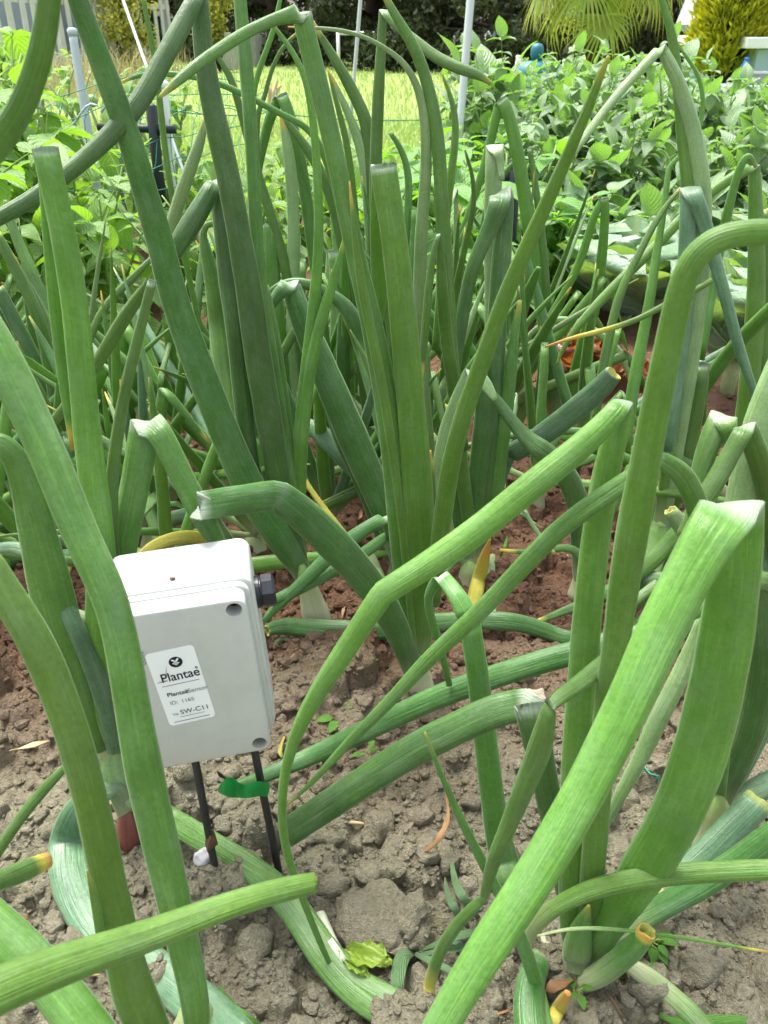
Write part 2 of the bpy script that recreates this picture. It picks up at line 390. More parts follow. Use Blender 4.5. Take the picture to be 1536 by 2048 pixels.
# loose clods: one mass, more than anyone could count
def lump(r, sub, flat):
    b = bmesh.new(); bmesh.ops.create_icosphere(b, subdivisions=sub, radius=1)
    V = np.array([v.co[:] for v in b.verts]); F = [[v.index for v in f.verts] for f in b.faces]; b.free()
    for _ in range(11):
        n = r.normal(size=3); n /= np.linalg.norm(n); d = V @ n; lim = .55 + .35 * r.random()
        V -= np.outer(np.clip(d - lim, 0, None) * .92, n)
    V *= 1 + (.10 if sub < 3 else .045) * (r.random((len(V), 1)) - .5); V *= 1 + .16 * np.sin(V[:, :1] * 5 + r.random() * 6) * np.sin(V[:, 1:2] * 6 + r.random() * 6); V *= np.array([1, .7 + .5 * r.random(), flat])
    return V, F
def clods():
    r = np.random.default_rng(21); big = [lump(r, 3, .75) for _ in range(12)]; sm = [lump(r, 2, .8) for _ in range(14)]
    VV = []; FF = []; n0 = 0
    for n, lib, rmin, rmax, ys in ((1150, big, .006, .019, (.18, 1.3)), (15000, sm, .0013, .0062, (.2, .9)), (4500, sm, .003, .011, (.85, 2.0))):
        for _ in range(n):
            y = ys[0] + (ys[1] - ys[0]) * r.random(); x = (r.random() * 2 - 1) * .62 * (y + .12)
            if abs(x) > min(1.2, .52 * y + .16): continue
            q = rmin * (1 - r.random() * (1 - (rmin / rmax) ** 1.6)) ** (-1 / 1.6)
            V, F = lib[r.integers(len(lib))]; a = r.random() * 6.28; c_, s_ = math.cos(a), math.sin(a)
            W = V * q; W = np.stack([W[:, 0] * c_ - W[:, 1] * s_, W[:, 0] * s_ + W[:, 1] * c_, W[:, 2]], -1)
            VV.append(W + (x, y, gh(x, y) + q * .12)); FF += [[i + n0 for i in f] for f in F]; n0 += len(V)
    o = mesh('soil_clods', np.concatenate(VV), FF, M['soil'], smooth=True)
    tag(o, 'crumbs and clods of dry earth lying on the bed', 'soil', kind='stuff')
clods()
# ------------------------------------------------------------------ onion leaves
def lerp_list(f, ys): return float(np.interp(f, np.linspace(0, 1, len(ys)), ys))
def sweep(P, Wd, TH, kink, name, mat, parent, off, pale=0., yel=None, cutcap=True, seed=0, hint=None, nseg=14, crease=None):
    """flattened hollow-looking tube through the 3D points P; kink marks folded sections"""
    P = np.asarray(P, float); n = len(P); r = np.random.default_rng(seed)
    T = np.gradient(P, axis=0); T /= np.linalg.norm(T, axis=1, keepdims=True) + 1e-9
    Ts = np.zeros_like(P)
    for i in range(n):
        a = P[min(i + 1, n - 1)] - P[i] if i < n - 1 else P[i] - P[i - 1]
        Ts[i] = a / (np.linalg.norm(a) + 1e-9)
    side = np.zeros_like(P); prev = None; cams = np.array([0, 0, CAM_H])
    for i in range(n):
        t = Ts[i] if not kink[i] else Ts[i - 1]
        v = (P[i] - cams) if hint is None else np.asarray(hint, float)
        s = np.cross(t, v); L = np.linalg.norm(s)
        s = prev if L < 1e-6 else s / L
        if prev is not None and s @ prev < 0: s = -s
        if prev is not None and L > 1e-6:
            s = s * .75 + prev * .25 if not kink[i] else s * .5 + prev * .5
            s /= np.linalg.norm(s) + 1e-9
        side[i] = s; prev = s
    cum = np.concatenate([[0], np.cumsum(np.linalg.norm(np.diff(P, axis=0), axis=1))]); tot = cum[-1]
    V = []; UV = []; ph = r.random() * 6.28; tw = (r.random() - .5) * .5
    th_ = np.linspace(0, 2 * math.pi, nseg, endpoint=False)
    for i in range(n):
        if kink[i]:
            N = Ts[i - 1] - Ts[i]; N = N - side[i] * (N @ side[i])
            if np.linalg.norm(N) < .4: N = np.cross(side[i], T[i])
        else: N = np.cross(side[i], T[i])
        N /= np.linalg.norm(N) + 1e-9
        wob = 1 + .012 * math.sin(cum[i] * 45 + ph) + .01 * math.sin(cum[i] * 110 + ph * 2)
        a = Wd[i] * .515 * wob; b_ = a * TH[i]; tt = tw * math.sin(cum[i] * 9 + ph)
        c_ = np.cos(th_); s_ = np.sin(th_)
        rr = 1 - .13 * np.exp(-((th_ - 1.5 * math.pi - tt) / .42) ** 2) - .07 * np.exp(-((th_ - .5 * math.pi + tt) / .35) ** 2) + .012 * np.cos(7 * th_ + ph)
        V.append(P[i] + np.outer(c_ * a * rr, side[i]) + np.outer(s_ * b_ * rr, N))
        UV.append(np.stack([th_ / (2 * math.pi), np.full(nseg, cum[i] / .35)], -1))
    V = np.concatenate(V); UV = np.concatenate(UV); F = []
    for i in range(n - 1):
        for k in range(nseg):
            F.append([i * nseg + k, i * nseg + (k + 1) % nseg, (i + 1) * nseg + (k + 1) % nseg, (i + 1) * nseg + k])
    F.append(list(range(nseg))[::-1]); rim = 0; e0 = (n - 1) * nseg
    if Wd[-1] > .008:      # a snapped, hollow end: rim turned inwards
        E = V[e0:e0 + nseg]; c0 = E.mean(0); jag = r.normal(size=(nseg, 1)) * .0009
        V[e0:e0 + nseg] = E + Ts[-1] * jag
        for k_, (q, bk) in enumerate(((.84, .0), (.72, .007))):
            V = np.concatenate([V, c0 + (E - c0) * q + Ts[-1] * (jag - bk)]); UV = np.concatenate([UV, UV[e0:e0 + nseg]]); b0 = len(V) - nseg
            for k in range(nseg): F.append([b0 - nseg + k, b0 - nseg + (k + 1) % nseg, b0 + (k + 1) % nseg, b0 + k])
        rim = 2
    F.append([len(V) - nseg + k for k in range(nseg)])
    cum = np.concatenate([cum, [tot] * rim])
    f = np.repeat(cum / max(tot, 1e-6), nseg); L = np.repeat(cum, nseg)
    pa = np.clip(1 - L / .07, 0, 1) ** 1.3 * pale if pale else np.zeros(len(V))
    ye = np.clip((f - yel) / max(1 - yel, .01), 0, 1) if yel is not None else np.zeros(len(V))
    if yel is None and Wd[-1] < .005: ye = np.clip((L - (tot - .028)) / .028, 0, 1) * (.35 if r.random() < .6 else .9)
    if rim: ye[e0 + nseg:] = .35; ye[e0:e0 + nseg] = np.maximum(ye[e0:e0 + nseg], .25)
    ca = np.repeat(np.concatenate([crease if crease is not None else np.zeros(n), [0] * rim]), nseg)
    # seam-safe UV per loop
    uvl = []
    for fc in F:
        us = UV[fc].copy()
        if us[:, 0].max() - us[:, 0].min() > .5: us[us[:, 0] < .5, 0] += 1
        uvl.append(us)
    return mesh(name, V, F, mat, parent, True, np.concatenate(uvl), dict(pale=pa, yel=ye, crease=ca), off)

def parse(s):
    out = []
    for tok in s.split():
        k = tok.endswith('k'); a = [float(q) for q in tok.rstrip('k').split(',')]
        out.append((*a, k))
    return out
def crom(p, m):
    """Catmull-Rom through rows of p, m samples per span"""
    p = np.asarray(p, float); n = len(p)
    if n == 2: return np.linspace(p[0], p[1], m + 1)
    q = np.vstack([2 * p[0] - p[1], p, 2 * p[-1] - p[-2]]); out = []
    for i in range(n - 1):
        a, b_, c, d = q[i:i + 4]
        t = np.linspace(0, 1, m, endpoint=False)[:, None]
        out.append(.5 * (2 * b_ + (c - a) * t + (2 * a - 5 * b_ + 4 * c - d) * t ** 2 + (3 * b_ - a - 3 * c + d) * t ** 3))
    out.append(p[-1:]); return np.concatenate(out)
LEAFN = [0]
def traced_leaf(parent, off, mat, Ys, s, th=None, yel=None, pale=.9, label=None, name='leaf'):
    pts = parse(s); LEAFN[0] += 1; r = np.random.default_rng(100 + LEAFN[0])
    th = th or .5 + .22 * r.random()
    segs = []; cur = []
    for p in pts:
        cur.append(p[:3])
        if p[3]: segs.append(cur); cur = [p[:3]]
    segs.append(cur)
    px = []; kk = []; par = []
    for si, sg in enumerate(segs):
        sg = np.array(sg)
        c = crom(sg, 5) if len(sg) > 1 else sg
        for _ in range(14):
            c[1:-1] = c[1:-1] * .5 + (c[:-2] + c[2:]) * .25
        ln = np.concatenate([[0], np.cumsum(np.hypot(*np.diff(c[:, :2], axis=0).T))]); ln /= max(ln[-1], 1e-6)
        for i, row in enumerate(c):
            if si and i == 0: continue
            px.append(row); kk.append(i == len(c) - 1 and si < len(segs) - 1); par.append(si + ln[i])
    px = np.array(px); par = np.array(par) / len(segs); n = len(px); kk = np.array(kk)
    # thickness: pinched at the folds
    THf = np.full(n, th); P = []; W = []; CR = np.zeros(n)
    arc = np.concatenate([[0], np.cumsum(np.hypot(*np.diff(px[:, :2], axis=0).T))])
    push = np.zeros(n)
    for ki in np.where(kk)[0]:
        a = px[ki, :2] - px[ki - 1, :2]; b_ = px[ki + 1, :2] - px[ki, :2]
        ang = math.degrees(math.acos(np.clip(a @ b_ / (np.linalg.norm(a) * np.linalg.norm(b_) + 1e-9), -1, 1)))
        d = abs(arc - arc[ki]) / max(px[ki, 2], 8)
        sh = min(1, ang / 90)
        CR = np.maximum(CR, sh * np.exp(-(d / .32) ** 2))
        THf *= 1 - (1 - .30) * sh * np.exp(-(d / .55) ** 2)
        if ang > 70:
            after = arc > arc[ki]; sgn = 1 if lerp_list(min(1, par[ki] + .3), Ys) >= lerp_list(par[ki], Ys) else -1
            push += after * sgn * np.clip(d / .5, 0, 1) * th * 1.0
    for i in range(n):
        x, y, w_ = px[i]; Y = lerp_list(par[i], Ys)
        d = ray(x, y); t = Y / d[1]; wm = max(w_, 1.2) * t / FPX
        t += push[i] * wm
        zmin = max(ghs(d[0] * t, d[1] * t), 0) * (1 if Y < 1.3 else .4) + .004 + wm * THf[i] * .45
        if d[2] < 0 and CAM_H + t * d[2] < zmin and i > 2: t = (zmin - CAM_H) / d[2]
        P.append(np.array([0, 0, CAM_H]) + d * t); W.append(max(w_, 1.2) * t / FPX)
    if P[0][2] > .10: pale = 0
    o = sweep(P, W, THf, kk, name, M[mat], parent, off, pale, yel, seed=LEAFN[0], crease=CR)
    if label: o['label'] = label
    return o
def bulb(parent, off, base, top, r0=.021, r1=.014, mat='bulb', name='bulb', depth=.02):
    base = np.asarray(base, float); top = np.asarray(top, float); ax = top - base; L = np.linalg.norm(ax); ax /= L
    a = np.cross(ax, [0, 1, .2]); a /= np.linalg.norm(a); b_ = np.cross(ax, a); V = []; UV = []; F = []; n = 18; m = 12
    for i in range(m):
        t = i / (m - 1); z = -depth + (L + depth) * t
        rad = r0 * (1 - .55 * abs(t - .30) ** 1.5 * 2) if t < .3 else r1 + (r0 - r1) * (1 - (t - .3) / .7) ** 1.6
        rad *= 1 - .65 * max(0, (t - .78) / .22) ** 1.5
        for k in range(n):
            th = 2 * math.pi * k / n; q = rad * (1 + .05 * math.sin(5 * th + t * 3) + .03 * math.sin(9 * th))
            V.append(base + ax * z + a * q * math.cos(th) + b_ * q * math.sin(th)); UV.append((k / n, t))
    for i in range(m - 1):
        for k in range(n): F.append([i * n + k, i * n + (k + 1) % n, (i + 1) * n + (k + 1) % n, (i + 1) * n + k])
    F.append([(m - 1) * n + k for k in range(n)])
    return mesh(name, V, F, M[mat], parent, True, np.array(UV), None, off)
GR_ON = 'onion plants growing in the rows'
def onion(label, bpx, leaves, neck=None, r0=.021, r1=.013, bmat='bulb'):
    r1 *= .72
    g = ground(*bpx); loc = (g[0], g[1], 0.0)
    t = thing('onion_plant', loc, label, 'onion', GR_ON)
    if neck:
        top, _ = at(neck[0], neck[1], g[1] + (neck[2] if len(neck) > 2 else 0))
        bulb(t, loc, (g[0], g[1], 0), top, r0, r1, bmat)
    for lf in leaves:
        mat, Ys, s = lf[:3]
        if neck:      # root the leaf inside the neck it grows from
            x0, y0, w0 = [float(q) for q in s.split()[0].rstrip('k').split(',')]
            if math.hypot(x0 - neck[0], y0 - neck[1]) < 62 and y0 < bpx[1] - 12: s = f'{neck[0] * .45 + bpx[0] * .55:.0f},{neck[1] * .45 + bpx[1] * .55:.0f},{w0 * .75:.0f} ' + s
        kw = lf[3] if len(lf) > 3 else {}
        traced_leaf(t, loc, mat, Ys, s, **kw)
    return t
# the onion that stands behind the sensor box
onion('onion plant with red bulb beside the sensor box, tallest leaf folded at its tip', (262, 1665), [
 ('p', (.505,.505), '262,1655,34 248,1600,46 232,1555,48 222,1515,46 219,1492,22 217,1478,6'),
 ('b', (.505,.53,.53), '222,1524,44 208,1400,62 200,1250,60 205,1100,56 190,1000,54 172,850,52 158,680,50 138,520,49 110,390,48 90,296,50k 88,345,20 99,480,26 113,620,30 129,760,26 146,900,10'),
 ('m', (.50,.50,.52,.52), '205,1500,34 165,1400,60 120,1250,82 88,1120,78 62,1010,62 40,930,50 10,885,40 -25,880,30', dict(th=.35)),
 ('m', (.505,.56,.62), '222,1500,30 228,1100,27 219,985,26 234,880,24 252,765,22 281,660,21 304,560,17k 285,585,22 247,635,27 198,725,25 120,830,20 20,950,12'),
 ('m', (.505,.56,.54), '226,1480,44 236,1180,58 243,1090,56 268,990,56 280,910,56 295,848,66k 318,858,46 350,925,46 385,995,46 420,1060,42 440,1090,30'),
 ('u', (.50,.47,.44), '240,1560,30 175,1600,62 142,1660,76 138,1740,84 175,1840,78 240,1900,72 320,1945,78 400,2010,84 480,2090,84', dict(th=.3)),
 ('m', (.50,.50,.42), '232,1580,34 300,1615,44 360,1650,46 430,1692,46 510,1740,50 580,1800,56 635,1890,62 700,1972,70 800,2028,74 920,2065,70', dict(th=.3)),
 ('m', (.48,.44), '140,1525,12 110,1555,20 60,1610,22 10,1680,22 -20,1730,18'),
 ('u', (.50,.50,.55), '236,1500,40 215,1400,40 150,1250,34 90,1130,30 40,1090,26 -20,1100,20'),
], neck=(256, 1612, 0), r0=.016, r1=.012, bmat='redbulb')

# leaves of plants whose feet lie just below the frame
onion('onion plant nearest the camera, two broad leaves crossing the sensor box edge', (392, 2075), [
 ('m', (.27,.42), '395,2060,50 388,1980,54 358,1850,64 322,1690,70 288,1550,72 262,1400,68 236,1240,66 205,1160,66 165,1080,68 125,980,70 88,890,72 45,800,74 5,715,74 -40,640,72', dict(th=.55)),
 ('b', (.26,.33), '320,2110,70 285,2020,80 262,1980,80 228,1820,66 205,1700,64 182,1600,64 150,1480,66 115,1380,66 70,1275,66 20,1200,64 -30,1120,60'),
 ('b', (.27,.27), '205,1900,16 196,1830,20 182,1765,12 174,1740,4'),
], neck=(392, 2010), r0=.022, r1=.016)
onion('onion plant at the lower left corner, one leaf level across the soil', (-70, 2160), [
 ('b', (.16,.20,.24), '-110,2040,96 -30,1992,92 100,1938,78 220,1898,66 330,1860,56 450,1812,50 540,1786,46 600,1772,42 628,1766,38', dict(th=.75)),
 ('m', (.24,.30), '230,2130,90 170,2050,86 95,1955,82 30,1885,80 -40,1820,76', dict(th=.5)),
 ('m', (.22,.27), '-40,1780,30 0,1760,40 40,1746,40 78,1728,36 96,1720,30', dict(yel=.72)),
], r0=.02, r1=.016)
onion('onion plant at the left whose thick leaf hangs in from the top corner', (-420, 1500), [
 ('m', (.50,.42,.36), '-420,1500,50 -430,1100,54 -360,760,54 -200,520,52 -60,350,50 0,284,50 45,214,48 76,130,46 95,40,45 104,-60,42'),
], neck=(-420, 1440), r0=.022, r1=.016)

onion('onion plant with thick pale neck right of the sensor box, leaves leaning left', (638, 1250), [
 ('d', (.826,.80,.74), '604,1140,36 568,1090,56 525,1020,62 484,950,60 424,800,58 365,650,56 338,560,54 318,470,52 294,400,50 268,300,48 240,225,47 205,130,45 170,40,42 146,-30,38 120,-110,30'),
 ('d', (.826,.86,.70), '590,1100,38 576,1040,42 563,1000,46 548,900,50 531,800,52 513,700,54 503,610,52 485,510,48 466,400,46 445,300,46 421,200,43 406,100,40 399,0,34 398,-20,30k 362,55,36 326,118,37 290,188,38 260,228,37 200,292,35 130,350,33 60,402,31 -20,444,28'),
 ('d', (.83,.88,.84), '520,1000,30 495,900,34 484,780,38 474,650,44 461,560,50 449,440,44 435,372,36 431,362,30k 415,392,36 395,428,40 370,465,40 345,510,32 320,550,20'),
 ('m', (.84,.90,.92), '480,880,28 455,780,32 441,700,36 436,640,36 425,560,32 410,495,22 404,468,14 414,447,12 430,447,12 446,470,10'),
 ('m', (.83,.88,.92), '592,1050,20 580,950,22 565,850,24 548,750,26 532,650,27 523,590,26 515,500,26 509,400,26 504,300,26 498,200,27 488,90,27 480,0,26 474,-70,22'),
 ('m', (.83,.89), '596,1040,26 580,930,26 568,830,28 556,730,26 543,640,22 532,570,10'),
 ('b', (.83,.86,.88), '598,1110,20 596,1000,24 599,880,28 613,754,28 625,640,24 637,520,20 638,420,18 632,290,16 620,195,14 606,143,12 583,99,10 549,55,8 535,38,4'),
 ('b', (.83,.86), '600,1110,16 604,900,20 618,740,22 640,650,24 658,590,20 680,515,12 690,468,3'),
 ('y', (.80,.70), '440,1085,14 395,1072,26 342,1076,27 300,1096,24 276,1112,10', dict(th=.2)),
], neck=(603, 1130, 0), r0=.019, r1=.013)

onion('tall onion plant in the middle, broad upright leaf folded at its blunt top', (842, 1370), [
 ('b', (.71,.73,.76), '836,1320,34 843,1270,50 842,1150,56 838,1000,60 825,850,56 812,700,54 798,560,52 785,450,51 773,380,50 766,330,52k 752,360,14 752,450,28 758,540,32 760,600,30 755,660,14'),
 ('m', (.71,.75,.66), '822,1290,30 806,1150,40 797,1030,44 788,930,46 778,840,46 764,750,46 745,655,44 728,580,40 708,500,36 688,400,36 668,300,38 645,200,38 622,110,38 607,45,40 604,26,38k 570,32,24 530,46,22 480,71,22 430,105,22 380,140,21 340,176,15 318,195,6'),
 ('b', (.70,.70), '826,1290,12 802,1010,16 778,860,18 760,745,20 737,640,21 719,550,17 708,460,11 699,362,3'),
 ('b', (.70,.66,.60), '868,1210,24 878,1090,38 898,936,36 926,832,36 952,760,34 981,676,33 1012,586,32 1059,482,30 1100,392,27 1140,300,24 1178,215,20 1205,140,14 1218,112,7'),
 ('d', (.71,.60,.505,.64), '836,1370,34 818,1318,44 785,1235,54 740,1170,62 700,1120,66 640,1060,68 590,1015,66 556,990,60k 505,996,58 450,1004,56 398,1012,58k 410,1035,46 440,1075,44 470,1115,38', dict(th=.5)),
 ('m', (.72,.74), '872,1100,8 868,1000,10 864,940,10 861,900,3'),
], neck=(834, 1310, 0), r0=.016, r1=.012)

onion('onion plant at the lower right, its very broad leaf folded over in front', (1165, 1935), [
 ('b', (.378,.335,.20), '1166,1945,40 1182,1905,52 1216,1850,62 1255,1790,78 1315,1700,92 1370,1600,98 1418,1450,102 1448,1300,106 1466,1180,94 1474,1080,98 1466,1010,116k 1416,1076,98 1366,1171,92 1319,1266,89 1271,1377,86 1212,1500,84 1160,1600,82 1103,1700,80 1040,1800,78 972,1900,74 905,2010,70 850,2110,62', dict(th=.45)),
 ('b', (.385,.43,.40,.36), '1156,1945,36 1150,1890,54 1146,1800,58 1148,1650,60 1154,1500,58 1162,1380,57 1172,1250,55 1186,1120,55 1204,980,55 1226,890,50 1247,803,38k 1215,843,46 1145,908,54 1050,980,56 970,1050,56 890,1107,54 815,1155,50 766,1186,48k 728,1240,45 682,1315,43 630,1390,35 590,1470,25 570,1540,20 562,1610,18 568,1690,16 592,1760,15 625,1850,13 660,1930,11 688,1985,5'),
 ('b', (.385,.36,.33), '1164,1940,30 1174,1880,42 1180,1800,46 1194,1650,48 1208,1450,48 1230,1310,52 1245,1190,58 1262,1080,62 1284,960,60 1303,860,57 1322,760,55 1340,680,53 1356,600,51 1375,535,50 1408,493,50 1460,468,50 1540,462,48 1660,472,40', dict(th=.6)),
 ('b', (.37,.35), '1050,1890,22 1062,1862,30 1085,1832,32 1135,1798,34 1218,1765,38 1343,1748,40 1468,1741,40 1600,1738,38'),
 ('d', (.38,.40), '1190,1895,34 1240,1862,42 1318,1816,46 1418,1764,50 1520,1690,50 1600,1630,48'),
 ('u', (.385,.46), '1195,1885,30 1285,1815,38 1385,1735,52 1445,1675,56 1520,1600,56'),
 ('m', (.36,.345), '1160,1968,34 1200,1950,46 1245,1915,44 1275,1888,42 1294,1862,36', dict(th=.8, yel=.90)),
 ('m', (.36,.33), '1250,1925,22 1290,1950,40 1335,1985,40 1385,2030,42 1430,2080,40'),
 ('b', (.35,.345), '1075,1872,4 1130,1858,7 1200,1855,8 1340,1870,7 1540,1905,5'),
 ('y', (.345,.33), '1095,2065,26 1110,2030,28 1128,1998,24 1136,1985,14', dict(yel=.3)),
 ('d', (.40,.43,.45), '1140,1850,30 1122,1720,46 1098,1600,50 1078,1500,54 1060,1408,64k 1000,1415,64 918,1455,63 843,1490,62 768,1537,60 700,1582,58 630,1628,56 570,1668,54', dict(th=.5)),
 ('m', (.345,.36), '1104,2160,30 1092,2048,30 1068,1950,28 1038,1865,26 993,1775,22 933,1665,17 893,1575,13 863,1500,9 850,1464,3'),
 ('d', (.40,.36), '1100,1880,40 1052,1960,58 1060,2060,62 1075,2140,60'),
 ('y', (.40,.42), '1225,1840,16 1290,1795,22 1350,1768,18 1385,1755,6'),
 ('m', (.372,.372), '1156,1952,46 1152,1915,58 1158,1870,50 1172,1830,22 1178,1810,6', dict(th=.7, name='bulb')),
])

onion('onion plant with one leaf bent into a pale hook in the centre of the bed', (1020, 1790), [
 ('m', (.46,.50,.56), '1020,1790,46 1008,1730,54 992,1650,50 975,1520,46 962,1400,44 950,1310,43 938,1238,42k 915,1190,36 884,1152,28k 850,1190,17 865,1244,17 881,1293,16 899,1370,12'),
 ('m', (.46,.47), '1040,1760,30 1000,1640,18 960,1520,8'),
], neck=(1014, 1775, 0), r0=.016, r1=.011)

onion('onion plant with a pale papery bulb clear of the soil, right edge', (1425, 1700), [
 ('u', (.494,.55), '1440,1590,46 1462,1545,62 1492,1480,66 1532,1400,66 1590,1300,60'),
 ('d', (.494,.53,.58), '1436,1590,36 1455,1500,40 1470,1350,44 1460,1232,46k 1400,1240,48 1300,1270,47 1118,1310,46 918,1377,46 850,1404,44 768,1444,42 700,1477,40 600,1522,34 520,1556,26 466,1572,12'),
 ('d', (.494,.50), '1440,1600,36 1490,1500,52 1526,1380,62 1530,1250,58 1505,1150,44 1490,1080,20'),
 ('m', (.494,.40,.42), '1436,1590,30 1450,1400,36 1430,1180,42 1398,1010,44 1366,945,44 1316,916,30k 1256,962,40 1176,1015,40 1113,1062,38 1050,1128,37 956,1230,34 890,1285,32 825,1352,28 767,1417,24 695,1485,19 640,1550,13 570,1615,4'),
 ('m', (.50,.345,.345,.34), '1560,1190,34 1530,1145,36 1450,1190,36 1380,1225,34 1308,1258,34 1243,1297,36 1168,1362,36 1100,1408,26k 1087,1470,44 1072,1520,48 1046,1578,40 1008,1675,32 984,1725,28 968,1795,18k 908,1850,26 868,1925,24 853,2000,22 856,2070,20', dict(yel=.88)),
 ('p', (.46,.42), '1404,1230,14 1366,1345,36 1319,1430,38 1290,1500,32 1248,1575,25 1210,1650,18 1196,1685,6'),
 ('u', (.494,.50), '1440,1620,26 1490,1590,44 1560,1560,50'),
], neck=(1436, 1590, 0), r0=.019, r1=.016)

onion('onion plant with a tuft of dark upright leaves right of the middle of the bed', (940, 1165), [
 ('d', (.93,.96), '940,1120,34 945,1050,38 955,950,38 965,860,36 968,790,30 963,730,18'),
 ('d', (.93,.97), '925,1120,28 918,1040,32 912,960,32 905,880,28 898,810,16'),
 ('d', (.93,1.0,.96), '950,1120,34 968,980,36 980,860,36 988,760,38 992,680,38 999,560,38 1006,470,37 1010,400,36 1002,386,46k 994,425,36 971,475,30 942,540,28 929,610,26 917,690,22 909,760,16 911,840,7'),
 ('p', (.94,1.02,1.0), '975,1050,28 985,800,30 985,600,31 984,450,32 986,380,33 990,292,36k 1000,310,14 1004,360,10'),
 ('m', (.93,.96), '950,1120,24 930,1000,28 915,860,28 903,720,28 895,600,28 889,480,28 882,380,27 878,300,26 870,235,26 857,175,24 840,120,23 820,78,21 794,38,18 774,0,14 758,-32,7'),
 ('p', (.98,.96,.94), '880,1080,24 855,880,26 838,700,26 840,490,25 848,400,24 854,310,22 849,234,18 838,182,15 820,143,13 799,117,11 768,95,9 735,76,8 692,62,8 640,56,7 576,54,3'),
 ('m', (.93,.90,.88), '925,900,26 905,760,26 895,690,26 886,612,25 882,540,20 880,485,11 877,468,8k 868,500,12 860,545,16 855,612,16 848,680,16 842,760,7'),
 ('b', (.98,1.0), '870,700,14 880,600,17 888,470,18 898,378,17 907,312,15 913,247,14 903,195,10 882,143,3'),
 ('u', (.93,.96,.90), '960,1112,24 985,1010,28 998,950,32 1012,913,36k 1060,888,41 1110,852,45 1160,813,45 1205,773,43 1228,746,36', dict(th=.4)),
 ('y', (.90,.86), '905,1190,20 935,1265,28 950,1190,31 965,1130,27 975,1095,13 980,1078,3', dict(yel=.58)),
 ('p', (.92,.94), '985,1310,16 983,1200,18 983,1110,14'),
 ('m', (.93,.97), '955,1110,20 985,1040,24 1000,930,26 1012,830,26 1022,740,24 1030,660,18 1040,600,8'),
 ('p', (.93,.90,.88), '905,1100,16 885,1000,28 880,930,34 895,860,34 920,790,32 945,745,34k 975,770,24 990,800,10', dict(th=.3)),
], neck=(938, 1125, 0), r0=.02, r1=.016)

onion('onion plant with a bright slender leaf creased near its top, below the potatoes', (1118, 840), [
 ('b', (1.45,1.5,1.5), '1118,838,30 1110,760,32 1098,690,32 1085,610,31 1074,540,30 1062,470,29 1050,400,27 1040,335,26 1026,260,25 1012,214,24 1003,199,22k 988,245,18 978,300,18 960,360,16 934,435,12 915,480,9 896,510,3'),
 ('d', (1.45,1.42,1.38), '1110,838,30 1104,780,33 1097,720,31 1086,684,24k 1060,714,34 1030,750,38 1000,775,32 983,802,14'),
 ('b', (1.44,1.4,1.4), '1135,836,28 1155,740,28 1168,685,28 1190,610,24 1205,510,20 1211,420,16 1209,397,16k 1192,420,14 1180,460,16 1165,510,17 1145,557,16 1107,620,12 1078,662,5'),
 ('m', (1.45,1.5,1.5), '1098,640,14 1086,480,15 1075,400,14 1066,340,12 1059,296,10k 1040,315,12 1010,345,12 980,380,9'),
 ('m', (1.42,1.3), '1010,790,20 1025,700,24 1040,630,24 1060,575,22 1078,535,10'),
 ('m', (1.40,1.38), '1028,860,24 1045,815,25 1065,797,22 1080,815,24 1088,865,24'),
 ('p', (1.5,1.5), '1268,775,14 1252,720,16 1215,678,16 1160,645,15 1115,636,13 1070,655,11 1040,695,7'),
], neck=(1116, 820, 0), r0=.022, r1=.017)

onion('onion plant with dark leaves arching down to the left behind the middle plant', (802, 1150), [
 ('d', (.92,.94,.92), '800,1130,36 785,1060,46 755,990,56 725,920,60 695,850,60 665,780,58 635,710,54 608,650,46 592,605,42 580,566,38k 560,585,24 540,610,22 525,640,12'),
 ('d', (.93,.97), '790,1130,34 765,1050,44 735,970,46 700,900,44 672,840,36 652,780,18'),
 ('u', (.93,1.0), '760,1000,20 718,947,36 680,905,40 645,870,38 620,853,30 598,838,18'),
 ('d', (.95,1.05,1.05), '790,950,26 760,830,30 735,730,32 715,660,34 697,615,30 665,592,24 630,572,22 590,563,20 555,572,16 528,594,9'),
 ('d', (.93,.80,.74), '806,1145,20 795,1128,24 785,1065,28 772,1034,26k 735,1055,27 690,1085,31 640,1130,29 590,1180,23 550,1215,20 528,1242,12'),
 ('d', (.90,.78,.74), '800,1140,16 788,1060,18 760,1085,22 700,1125,24 640,1155,25 580,1187,24 542,1202,18'),
 ('m', (.92,.88), '732,1095,10 742,1112,18 757,1150,22 772,1185,18 780,1210,8'),
 ('y', (.98,.90), '566,900,5 585,925,10 610,962,11 636,1001,11 675,1050,12 700,1078,8'),
], neck=(800, 1100, 0), r0=.02, r1=.016)

onion('onion plant with a thick dark leaf flat on the soil towards the sensor', (1165, 1180), [
 ('d', (.87,.82,.78), '1170,1195,20 1165,1290,28 1100,1264,33 1030,1241,35 950,1241,36 870,1244,38 790,1257,40 711,1262,41 630,1258,40 560,1250,32 533,1262,22'),
 ('d', (.87,.88,.92), '1166,1160,40 1162,1040,42 1150,980,43 1120,930,43 1080,898,42k 1045,870,27 1015,830,25 990,795,18 976,772,7'),
 ('m', (.86,.84), '1180,1170,30 1158,1090,16 1105,1100,14 1050,1106,12 1000,1100,6'),
 ('p', (.85,.83), '1050,1020,6 1065,1052,9 1090,1085,9 1110,1108,6'),
 ('m', (.87,.82), '1395,1010,30 1379,1040,33 1330,1098,35 1278,1146,31 1208,1190,23 1145,1216,20 1066,1246,7'),
 ('m', (.86,.80), '1380,1110,20 1357,1137,22 1319,1165,22 1268,1203,20 1230,1240,10'),
 ('d', (.85,.84,.80,.8), '1260,1240,30 1290,1180,44 1305,1165,50k 1345,1170,40 1352,1215,36k 1310,1225,34 1270,1250,20', dict(th=.4)),
], neck=(1167, 1140, 0), r0=.02, r1=.016)

